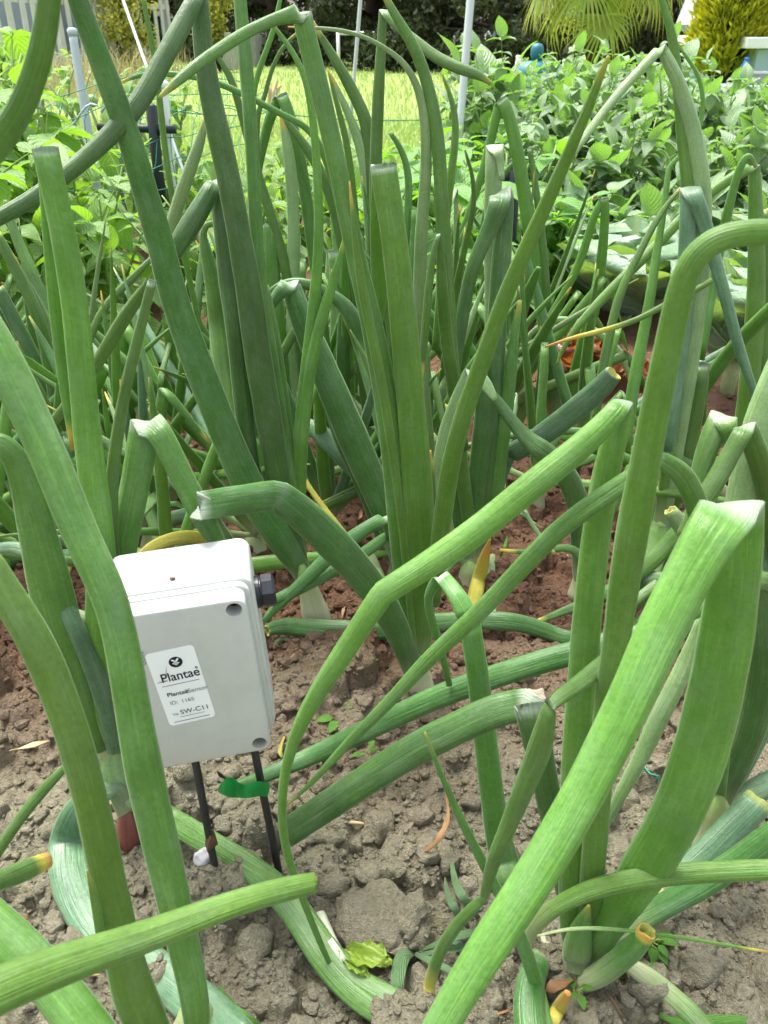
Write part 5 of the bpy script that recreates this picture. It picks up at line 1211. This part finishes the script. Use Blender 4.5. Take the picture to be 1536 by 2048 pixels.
def cross(label, v0, v1, h0, h1, Y):
    t = thing('plastic_trellis', tuple(at(v1[0], v1[1], Y)[0] * [1, 1, 0]), label, 'trellis', 'dark plastic trellis pieces'); off = t.location[:]
    a = at(*v0, Y)[0]; b_ = at(*v1, Y)[0]; b_[2] = -.05
    m = MB(); m.tube([tuple(b_), tuple(a), tuple(a + [0, 0, .006])], [.0155, .0155, .008], 10); m.build('upright', M['blackpl'], t, True, off)
    m = MB(); m.tube([tuple(at(*h0, Y)[0]), tuple(at(*h1, Y)[0])], .0105, 10); m.build('crossbar', M['blackpl'], t, True, off)
    for s_ in (.2, .8):
        p = at(*h0, Y)[0] * (1 - s_) + at(*h1, Y)[0] * s_; m = MB(); m.lathe([(.0001, -.012), (.013, -.012), (.013, .012), (.0001, .012)], tuple(p), 10, ); m.build('clip', M['blackpl'], t, True, off)
cross('black plastic cross-shaped trellis among the plants at the upper left', (302, 212), (306, 318), (196, 254), (352, 260), 2.45)
cross('dark green plastic upright behind the pale creased leaf near the cabbages', (1030, 320), (1025, 470), (1000, 352), (1050, 356), 2.05)
r = np.random.default_rng(77); m = MB()
net = lambda u, v: np.array([-1.75 + 1.35 * u, 2.62 + .25 * math.sin(u * 4 + v * 3), .08 + .44 * v + .03 * math.sin(u * 11 + v * 5)])
for k in range(30):
    u0 = k / 29; m.tube([tuple(net(u0 + .05 * v + .012 * r.normal(), v)) for v in np.linspace(0, 1, 9)], .0013, 4, False)
for k in range(11):
    v0 = k / 10; m.tube([tuple(net(u, v0 + .012 * r.normal())) for u in np.linspace(0, 1, 26)], .0013, 4, False)
tag(m.build('plant_netting', M['twine'], None, True), 'loose green plastic netting hung through the tomato plants', 'netting')
m = MB()
for (a, b_, Y) in (((245, 198), (560, 222), 3.0), ((420, 205), (900, 238), 3.6)):
    A = at(*a, Y)[0]; B_ = at(*b_, Y + .3)[0]; m.tube([tuple(A * (1 - f) + B_ * f - [0, 0, .03 * math.sin(math.pi * f)]) for f in np.linspace(0, 1, 10)], .0022, 5)
tag(m.build('green_line', M['twine'], None, True), 'green cord stretched across in front of the field', 'cord')
m = MB()
for k in range(7):
    A = net(.3 + .07 * k, .85 + .1 * r.random()); m.tube([tuple(A + [.02 * f * 5, -.01 * f, .05 * math.sin(f * 3 + k) - .04 * f]) for f in np.linspace(0, 1, 7)], .003, 5)
tag(m.build('white_ties', M['twine_w'], None, True), 'white plastic ties tangled in the green netting', 'plant ties')
P = [at(540, 190, 6.3)[0], at(546, 165, 6.3)[0]]; m = MB()
for k in range(5): m.tube([tuple(at(535, 196, 6.3)[0] * [1, 1, 0]), tuple(at(540 + k * 3, 185, 6.3)[0]), tuple(at(530 + k * 8, 158 + (k % 3) * 12, 6.3)[0])], [.02, .014, .006], 6)
tag(m.build('dead_branch', M['straw'], None, True), 'pale dead branch sticking up at the near edge of the field', 'branch')
# ------------------------------------------------------------------ background
def cards(n, c, rad, sz, r, up=0, shell=.5, zmin=None):
    """many small leaf faces through a volume"""
    d = r.normal(size=(n, 3)); d /= np.linalg.norm(d, axis=1, keepdims=True); q = (shell + (1 - shell) * r.random(n)) [:, None]
    P = np.asarray(c) + d * q * np.asarray(rad)
    return P
def quad_cloud(P, sz, r, asp=.5, bias=None):
    n = len(P); a = r.normal(size=(n, 3)); a += 0 if bias is None else bias; a /= np.linalg.norm(a, axis=1, keepdims=True)
    b_ = np.cross(a, r.normal(size=(n, 3))); b_ /= np.linalg.norm(b_, axis=1, keepdims=True) + 1e-9
    s_ = (sz * (.6 + .8 * r.random(n)))[:, None]; A = a * s_ * .5; B_ = b_ * s_ * .5 * asp; nrm = np.cross(a, b_) * s_ * .12
    V = np.stack([P - A, P + B_ + nrm, P + A, P - B_ + nrm], 1).reshape(-1, 3); F = (np.arange(n)[:, None] * 4 + np.arange(4)[None]).astype(int)
    return V, F, np.tile(np.array([[0, .5], [.5, 1], [1, .5], [.5, 0]]), (n, 1))
M['hedge'] = foliage_mat('dark_evergreen_leaf', (.016, .028, .010), (.050, .062, .026), (.05, .08, .01), .15, .1, .25, .6, .1)
M['bark'] = simple('dark_bark', (.06, .045, .035), .9, .1, 0, .35, 14, .6)
def dark_tree(seed, h=6.5):
    r = np.random.default_rng(seed); t = thing('evergreen_tree', (0, 0, 0), None, 'tree', 'dark evergreen trees behind the field'); m = MB()
    m.tube([(0, 0, -.1), (.05, .02, 1.2), (.02, -.05, 3), (0, 0, 5.6)], [.20, .16, .12, .03], 9); Vs = []
    for k in range(70):
        z = .15 + (h - .5) * r.random() ** 1.5; rr = 1.9 * (1 - .6 * z / h); a = r.random() * 6.28; q = rr * (.45 + .55 * r.random()); c = np.array([q * math.cos(a), q * math.sin(a), z])
        m.tube([(0, 0, z * .8), tuple(c * [.5, .5, 1] + [0, 0, -.05]), tuple(c)], [.04, .025, .008], 5)
        nn = 330 if z < 2.2 else 110; Vs.append(cards(nn, c, (.52, .52, .30), 0, r, shell=.15))
    m.build('trunk', M['bark'], t, True); P = np.concatenate(Vs); P = P[P[:, 2] > .0]
    V, F, uv = quad_cloud(P, .12, r, .5, np.array([0, 0, -.35])); mesh('crown', V, F, M['hedge'], t, False, uv); return t
dt = [dark_tree(200), dark_tree(201)]; lab = ['at the far left end behind the wooden fence', 'second from the left behind the pickets', 'behind the thin grey rod', 'left of the steel pole, above the white frame', 'behind the steel pole', 'right of the steel pole', 'left of the palm', 'behind the palm', 'behind the hut roof', 'at the right edge behind the golden conifer', 'furthest right']
for i in range(11):
    o = dt[i] if i < 2 else copy_tree(dt[i % 2]); x = -9.6 + 2.35 * i; y = 24.5 - .55 * max(0, i - 3)
    y = max(15.2, 19.0 - .85 * x) if i < 10 else 16
    place(o, x, y, i * 1.9, .95 + .12 * (i % 3)); o['label'] = 'dark evergreen tree ' + lab[i]
# a second rank closes the gaps
for i in range(8):
    o = copy_tree(dt[i % 2]); place(o, -10.5 + 3.1 * i, max(19, 24 - .8 * (-10.5 + 3.1 * i)), i * 2.3 + 1, 1.15); o['label'] = 'dark tree of the rear rank of the tree belt behind the field'; o['group'] = 'rear rank of dark trees'
# fence posts along the far side of the field
GF = 'thin white fence posts at the far side of the field'
for k, (px, py, w_) in enumerate(((701, 122, .03), (777, 132, .03), (801, 134, .03), (851, 138, .035), (877, 141, .035), (906, 143, .035), (940, 145, .03))):
    d = ray(px, py); t_ = -CAM_H / d[2]; g = np.array([0, 0, CAM_H]) + d * t_; t = thing('fence_post', tuple(g), f'thin white fence post, {ORD[k]} from the left before the dark trees', 'fence post', GF)
    m = MB(); m.box((0, 0, .24), (w_, w_, .56), .008); m.build('post', M['whitepaint'], t); m = MB(); m.lathe([(.0001, .52), (w_ * .8, .52), (w_ * .3, .56), (.0001, .57)], n=8); m.build('post_cap', M['whitepaint'], t)
g = ground(971, 147); t = thing('fence_post', tuple(g), 'thick weathered pale fence post left of the potato bed, before the dark trees', 'fence post'); m = MB(); m.tube([(0, 0, -.1), (.01, 0, .3), (.05, 0, .62)], [.10, .095, .09], 12); m.build('post', M['whitepaint'], t, True)
m = MB(); m.lathe([(.0001, .615), (.088, .615), (.07, .635), (.0001, .64)], (.05, 0, 0), 12); m.build('post_cap', M['whitepaint'], t, True)
# low white pipe frame on the field
Y = 17.0; c = at(676, 66, Y)[0]; e = at(838, 92, Y)[0]; t = thing('pipe_frame', (c[0], Y, 0), 'low white pipe frame like a small goal at the back of the field', 'goal frame'); off = (c[0], Y, 0); zt = c[2]
m = MB(); m.tube([(c[0], Y, zt), (e[0], Y, zt - .02)], .032, 8); m.build('crossbar', M['whitepaint'], t, True, off)
for x in (c[0], e[0]):
    m = MB(); m.tube([(x, Y, -.05), (x, Y, zt + .03)], .032, 8); m.build('upright', M['whitepaint'], t, True, off)
# wooden fence at the left, its boards far apart nearby and a dense picket stretch beyond
M['board'] = simple('weathered_board', (.50, .50, .47), .85, .15, 0, .2, 9, .4)
A = np.array([-4.9, 9.0]); B_ = np.array([-3.6, 16.0]); C_ = np.array([-2.2, 21.5])
def fence(label, p, q, n, wd, h, rails=True):
    t = thing('wooden_fence', (p[0], p[1], 0), label, 'fence', 'weathered wooden fences'); d = q - p; L = np.linalg.norm(d); a = math.atan2(d[1], d[0]); Rz = Matrix.Rotation(a, 4, 'Z'); r = np.random.default_rng(int(n)); m = MB()
    for k in range(n):
        hh = h * (.92 + .12 * r.random()); x = L * (k + .5) / n; tl = .02 * r.normal()
        m.box((x, 0, hh / 2 - .03), (wd * (.85 + .3 * r.random()), .022, hh), .004, 1, Rz @ Matrix.Rotation(tl, 4, 'Y'))
    m.build('boards', M['board'], t); m = MB()
    for z in (.32, h * .78): m.box((L / 2, .035, z), (L, .03, .07), .004, 1, Rz)
    m.build('rail', M['board'], t)
    for x in (.0, L * .5, L):
        m = MB(); m.box((x, .09, h * .52), (.09, .09, h * 1.1), .006, 1, Rz); m.build('post', M['board'], t)
fence('weathered wooden fence of spaced pale boards at the upper left', A, B_, 26, .11, 1.25)
fence('dense pale picket fence beyond the field, left of the dark trees', B_ + [.5, 1.2], C_, 34, .10, .62)
# grey barn behind the fence
M['barn'] = simple('blue_grey_cladding', (.20, .24, .29), .8, .2, 0, .15, 4, .2); M['roofg'] = simple('grey_roof', (.24, .26, .27), .7, .25, 0, .12, 6)
t = thing('grey_barn', (-7.0, 15.5, 0), 'blue-grey clad barn seen between the boards of the wooden fence', 'barn'); m = MB(); m.box((0, 0, 1.3), (4.6, 4, 2.6), .01); m.build('wall', M['barn'], t)
m = MB(); m.add([(-2.6, -2.3, 2.55), (2.6, -2.3, 2.55), (2.6, 0, 3.6), (-2.6, 0, 3.6), (2.6, 2.3, 2.55), (-2.6, 2.3, 2.55)], [[0, 1, 2, 3], [3, 2, 4, 5], [0, 3, 5], [1, 4, 2], [0, 5, 4, 1]]); m.build('roof', M['roofg'], t)
for x in (-1.2, .9):
    m = MB(); m.box((x, -2.01, 1.0), (.95, .05, 2.0), .006); m.build('door', M['board'], t)
# dry weeds and bushes against the fence
M['dryweed'] = foliage_mat('dry_weed', (.26, .25, .12), (.42, .40, .22), (.4, .3, .1), .3, .05, .2, .7, .1); M['bushy'] = foliage_mat('yellow_bush_leaf', (.17, .20, .03), (.34, .34, .06), (.5, .5, .05), .35, .1, .3, .5, .1)
V, F = blades(1500, 9.2, 14.5, .2, .55, .006, 12, (-5.4, -2.9)); tag(mesh('dry_weeds', V, F, M['dryweed'], smooth=False), 'tall dry grass along the foot of the wooden fence', 'weeds', kind='stuff')
def shrub(label, x, y, rad, z, mat, n, sz, seed, group=None):
    r = np.random.default_rng(seed); t = thing('shrub', (x, y, 0), label, 'shrub', group); m = MB(); Ps = []
    for k in range(14):
        a = r.random() * 6.28; q = rad * r.random() * .8; c = np.array([q * math.cos(a), q * math.sin(a), z * (.3 + .65 * r.random())]); m.tube([(0, 0, -.05), tuple(c * [.5, .5, .6]), tuple(c)], [.02, .014, .006], 5); Ps.append(cards(n // 14, c, (rad * .4, rad * .4, z * .2), 0, r, shell=.1))
    m.build('stem', M['bark'], t, True); V, F, uv = quad_cloud(np.concatenate(Ps), sz, r, .5); mesh('foliage', V, F, M[mat], t, False, uv)
shrub('yellow-green bush against the wooden fence at the upper left', -3.75, 13.6, .6, 1.5, 'bushy', 2600, .07, 1)
shrub('yellow-leaved bush just left of the picket fence', -3.0, 16.8, .45, 1.6, 'bushy', 2200, .08, 2)
shrub('bright green bush at the far left before the fence', -4.2, 7.6, .7, 1.0, 'tomato', 2600, .06, 3)
shrub('low green weeds with pale flowers left of the field', -2.9, 6.6, .6, .55, 'tomato', 2400, .05, 4)
# ------------------------------------------------------------------ palm
def palm_mat():
    b = NB('palm_frond'); uv = b.coord('UV'); sp = b.n('ShaderNodeSeparateXYZ'); b.l(uv, sp.inputs[0]); isl = b.n('ShaderNodeNewGeometry').outputs['Random Per Island']
    c = b.mix(isl, (.19, .30, .05), (.36, .43, .09)); c = b.mix(b.ramp(sp.outputs[1], [(.72, 0), (1, 1)]), c, (.40, .32, .05)); return b.bsdf(c, .45, .4, None, 0, .35, (.42, .52, .06), .1)
M['palm'] = palm_mat(); r = np.random.default_rng(55); px_, py_ = 1.78, 8.0
t = thing('fan_palm', (px_, py_, 0), 'yellow-green fan palm with hanging fronds above the potato bed', 'palm'); m = MB(); m.tube([(0, 0, -.1), (0, 0, .5), (.02, 0, 1.25)], [.10, .09, .08], 10); m.build('trunk', M['bark'], t, True)
for k in range(36):
    a = k * 2.4 + r.normal() * .2; el = R(-46 + 104 * (k / 35)) + .15 * r.normal(); L = .34 + .2 * r.random(); p0 = np.array([0, 0, 1.12 + .12 * k / 35]); d = np.array([math.cos(a) * math.cos(el), math.sin(a) * math.cos(el), math.sin(el)])
    hub = p0 + d * L; V = []; F = []; U_ = []; Fm = frame(d + np.array([0, 0, -.15])); ns = 24; rad = .30 + .12 * r.random()
    for j in range(ns):
        th = R(-105 + 210 * (j + .5) / ns); dr = .5 + .3 * r.random(); nn = 6; w0 = .013; b0 = len(V)
        for q in range(nn):
            f = q / (nn - 1); wq = w0 * (1 - f) ** .6 * (.5 + 2 * f if f < .4 else 1.3); rr = rad * f
            ctr = np.array([rr * math.cos(th), rr * math.sin(th), -dr * rad * f ** 2.4 - .10 * rr * math.cos(th * 1.2)]); nd = np.array([-math.sin(th), math.cos(th), 0])
            for s_ in (-1, 1): V.append(hub + Fm @ (ctr + nd * wq * s_ + np.array([0, 0, .004 * (j % 2)]))); U_.append((.5 + .5 * s_, f))
        for q in range(nn - 1): F.append([b0 + q * 2, b0 + q * 2 + 1, b0 + q * 2 + 3, b0 + q * 2 + 2])
    fr = mesh('frond', V, F, M['palm'], t, True, np.array(U_)); m = MB(); m.tube([tuple(p0), tuple(hub)], [.012, .007], 6); m.build('frond_stalk', M['stem'], fr, True)
# ------------------------------------------------------------------ golden conifer
M['golden'] = foliage_mat('golden_conifer_spray', (.12, .21, .014), (.42, .46, .03), (.7, .62, .02), .34, .05, .2, .6, .1)
r = np.random.default_rng(66); cx, cy = at(1456, 100, 9.0)[0][0], 9.0; t = thing('golden_conifer', (cx, cy, 0), 'golden-yellow conifer with flame-like sprays in front of the white hut', 'conifer'); m = MB()
m.tube([(0, 0, -.1), (0, 0, 1.2), (0, 0, 2.5)], [.07, .05, .01], 8); VV = []; FF = []; UU = []; n0 = 0; k = 0
while k < 2600:
    z = .30 + 2.3 * r.random() ** 1.25; rz = .36 * (1 - ((z - .45) / 2.25) ** 2) if z > .45 else .37 * (.45 + .55 * (z - .3) / .15); a = r.random() * 6.28
    dx = (a - 4.90 + math.pi) % (2 * math.pi) - math.pi
    if z < .62 and abs(dx) < .28 and z < .62 - abs(dx) * .6: continue
    q = rz * (.72 + .3 * r.random()); c = np.array([q * math.cos(a), q * math.sin(a), z]); out = np.array([math.cos(a), math.sin(a), 0]); sw = np.array([-math.sin(a), math.cos(a), 0]) * r.normal() * .35; k += 1
    if k % 4 == 0: m.tube([(0, 0, max(.1, z - .22)), tuple(c)], [.010, .004], 4, False)
    for j in range(9):
        d = out * (.35 + .35 * r.normal()) + np.array([0, 0, 1.0]) + sw + r.normal(size=3) * .28; d /= np.linalg.norm(d); L = .085 * (.5 + .8 * r.random()); p = c + r.normal(size=3) * .025
        s_ = np.cross(d, r.normal(size=3)); s_ /= np.linalg.norm(s_); wd = .011 * (.7 + .6 * r.random())
        VV.append(np.array([p, p + d * L * .5 + s_ * wd, p + d * L + out * .02, p + d * L * .5 - s_ * wd])); FF.append([n0, n0 + 1, n0 + 2, n0 + 3]); UU += [(.5, 0), (1, .5), (.5, 1), (0, .5)]; n0 += 4
m.build('trunk', M['bark'], t, True); mesh('crown', np.concatenate(VV), FF, M['golden'], t, False, np.array(UU))
# ------------------------------------------------------------------ hut and things by it
M['hutwall'] = simple('white_render', (.72, .75, .76), .8, .2, 0, .06, 5, .1); M['bluewall'] = simple('pale_blue_wall', (.30, .42, .50), .7, .2, 0, .06, 5, .1)
e0 = at(1352, 62, 12.5)[0]; t = thing('white_hut', (e0[0], 12.5, 0), 'white hut with a grey pitched roof behind the golden conifer', 'hut'); zt = max(e0[2], .6); W_ = 3.4; t.rotation_euler[2] = R(-27)
m = MB(); m.box((W_ / 2 + .10, 1.6, zt / 2 - .05), (W_ - .1, 3.0, zt + .1), .01); m.build('wall', M['hutwall'], t)
m = MB(); V = [(0, -.12, zt), (W_ + .2, -.12, zt), (W_ + .2, 1.6, zt + 1.15), (0, 1.6, zt + 1.15), (W_ + .2, 3.3, zt), (0, 3.3, zt)]; V2 = [(x, y, z + .07) for x, y, z in V]
m.add(V + V2, [[0, 3, 2, 1], [3, 5, 4, 2], [6, 7, 8, 9], [9, 8, 10, 11], [0, 1, 7, 6], [5, 11, 10, 4], [0, 6, 9, 3], [3, 9, 11, 5], [1, 2, 8, 7], [2, 4, 10, 8]]); m.build('roof', M['roofg'], t)
m = MB(); m.box((1.2, .085, zt * .45), (.7, .05, zt * .8), .005); m.build('door', M['grey_post'], t)
m = MB(); m.box((2.4, .09, zt * .62), (.8, .04, .42), .005); wn = m.build('window', M['whitepaint'], t); m = MB(); m.box((2.4, .068, zt * .62), (.70, .012, .34)); m.build('pane', M['barn'], wn)
b0 = at(1510, 130, 8.6)[0]; t = thing('pale_blue_shed', (b0[0], 8.6, 0), 'pale blue low shed wall under a white eave at the right edge', 'shed'); zb = at(1530, 98, 8.6)[0][2]
m = MB(); m.box((1.05, 1.0, zb / 2), (2.1, 2.0, zb), .008); m.build('wall', M['bluewall'], t); m = MB(); m.box((1.0, 1.0, zb + .05), (2.3, 2.2, .09), .01); m.build('roof', M['hutwall'], t)
m = MB(); m.box((1.3, -.02, zb * .4), (.6, .04, zb * .75), .006); m.build('door', M['hutwall'], t)
b1 = at(1500, 176, 7.2)[0]; t = thing('grey_bench', (b1[0], 7.2, 0), 'low grey bench by the pale blue shed', 'bench'); zs = b1[2]
m = MB(); m.box((.15, .1, zs), (.75, .32, .035), .006); m.build('seat', M['grey_post'], t)
for x in (-.16, .46):
    m = MB(); m.box((x, .1, zs / 2 - .03), (.05, .26, zs), .005); m.build('leg', M['grey_post'], t)
M['bluepl'] = simple('blue_plastic', (.01, .13, .45), .35, .5, 0, .1); M['redpl'] = simple('red_plastic', (.45, .05, .05), .4, .5, 0, .1); M['orangepl'] = simple('orange_plastic', (.55, .16, .06), .4, .5, 0, .1)
def crock(name, label, cat, x, prof, mat, capm=None):
    o = thing(name, (b1[0] + x, 7.28, zs + .018), label, cat); m = MB(); m.lathe(prof, n=16); m.build('body', M[mat], o, True)
    m = MB(); h = prof[-1][1]; m.lathe([(.0001, h), (.018, h), (.018, h + .02), (.0001, h + .022)], n=12); m.build('lid', M[capm or mat], o, True)
crock('blue_bottle', 'blue plastic bottle standing on the grey bench', 'bottle', -.04, [(.0001, 0), (.032, 0), (.034, .01), (.034, .13), (.02, .16), (.016, .17)], 'bluepl')
crock('orange_tub', 'small orange tub on the grey bench', 'tub', .19, [(.0001, 0), (.03, 0), (.038, .03), (.036, .07), (.0201, .085)], 'orangepl')
t = thing('grey_crate', (b1[0] + .07, 7.3, zs + .018), 'grey crate on the bench between the blue bottle and the orange tub', 'crate'); m = MB(); m.box((0, 0, .005), (.15, .12, .01))
for c, d in (((-.07, 0, .05), (.01, .12, .09)), ((.07, 0, .05), (.01, .12, .09)), ((0, -.055, .05), (.13, .01, .09)), ((0, .055, .05), (.13, .01, .09))): m.box(c, d, .002, 1)
m.build('body', M['roofg'], t); m = MB(); m.box((0, -.064, .085), (.16, .006, .016), .002, 1); m.build('rim', M['grey_post'], t)
V, F = lump(np.random.default_rng(3), 3, .9); tag(mesh('red_ball', V * .028 + np.array([b1[0] + .06, 7.3, zs + .09]), F, M['redpl']), 'small red ball lying in the grey crate', 'ball')
# teal bins behind the potato plants
M['teal'] = simple('teal_plastic', (.015, .13, .17), .5, .4, 0, .2, 20, .1)
def bin_(label, px, w_, top, Y, knob):
    p = at(px, top, Y)[0]; h = p[2]; t = thing('teal_bin', (p[0], Y, 0), label, 'garden bin', 'teal garden bins'); m = MB(); q = w_ / 2
    m.lathe([(.0001, -.02), (q * 1.12, -.02), (q * 1.06, h * .55), (q * 1.08, h * .56), (q, h * .80)], n=28); m.build('body', M['teal'], t, True)
    m = MB(); m.lathe([(q * 1.0, h * .80), (q * .96, h * .86), (q * .80, h * .94), (q * .45, h * .985), (.0001, h)], n=28); ld = m.build('lid', M['teal'], t, True)
    if knob: m = MB(); m.lathe([(.0001, h - .01), (.03, h - .005), (.045, h + .03), (.045, h + .07), (.03, h + .095), (.0001, h + .10)], (.01, 0, 0), 16); m.build('knob', M['teal'], ld, True)
    for k in range(10):
        a = 2 * math.pi * k / 10; m = MB(); m.tube([(q * 1.12 * math.cos(a), q * 1.12 * math.sin(a), .02), (q * 1.06 * math.cos(a), q * 1.06 * math.sin(a), h * .54)], .010, 6); m.build('rib', M['teal'], t, True)
bin_('round-shouldered teal bin with a knob on its lid behind the potato plants', 1070, .27, 120, 6.3, True)
bin_('smaller ribbed teal bin to the right of the one with a knob', 1122, .17, 132, 6.5, False)
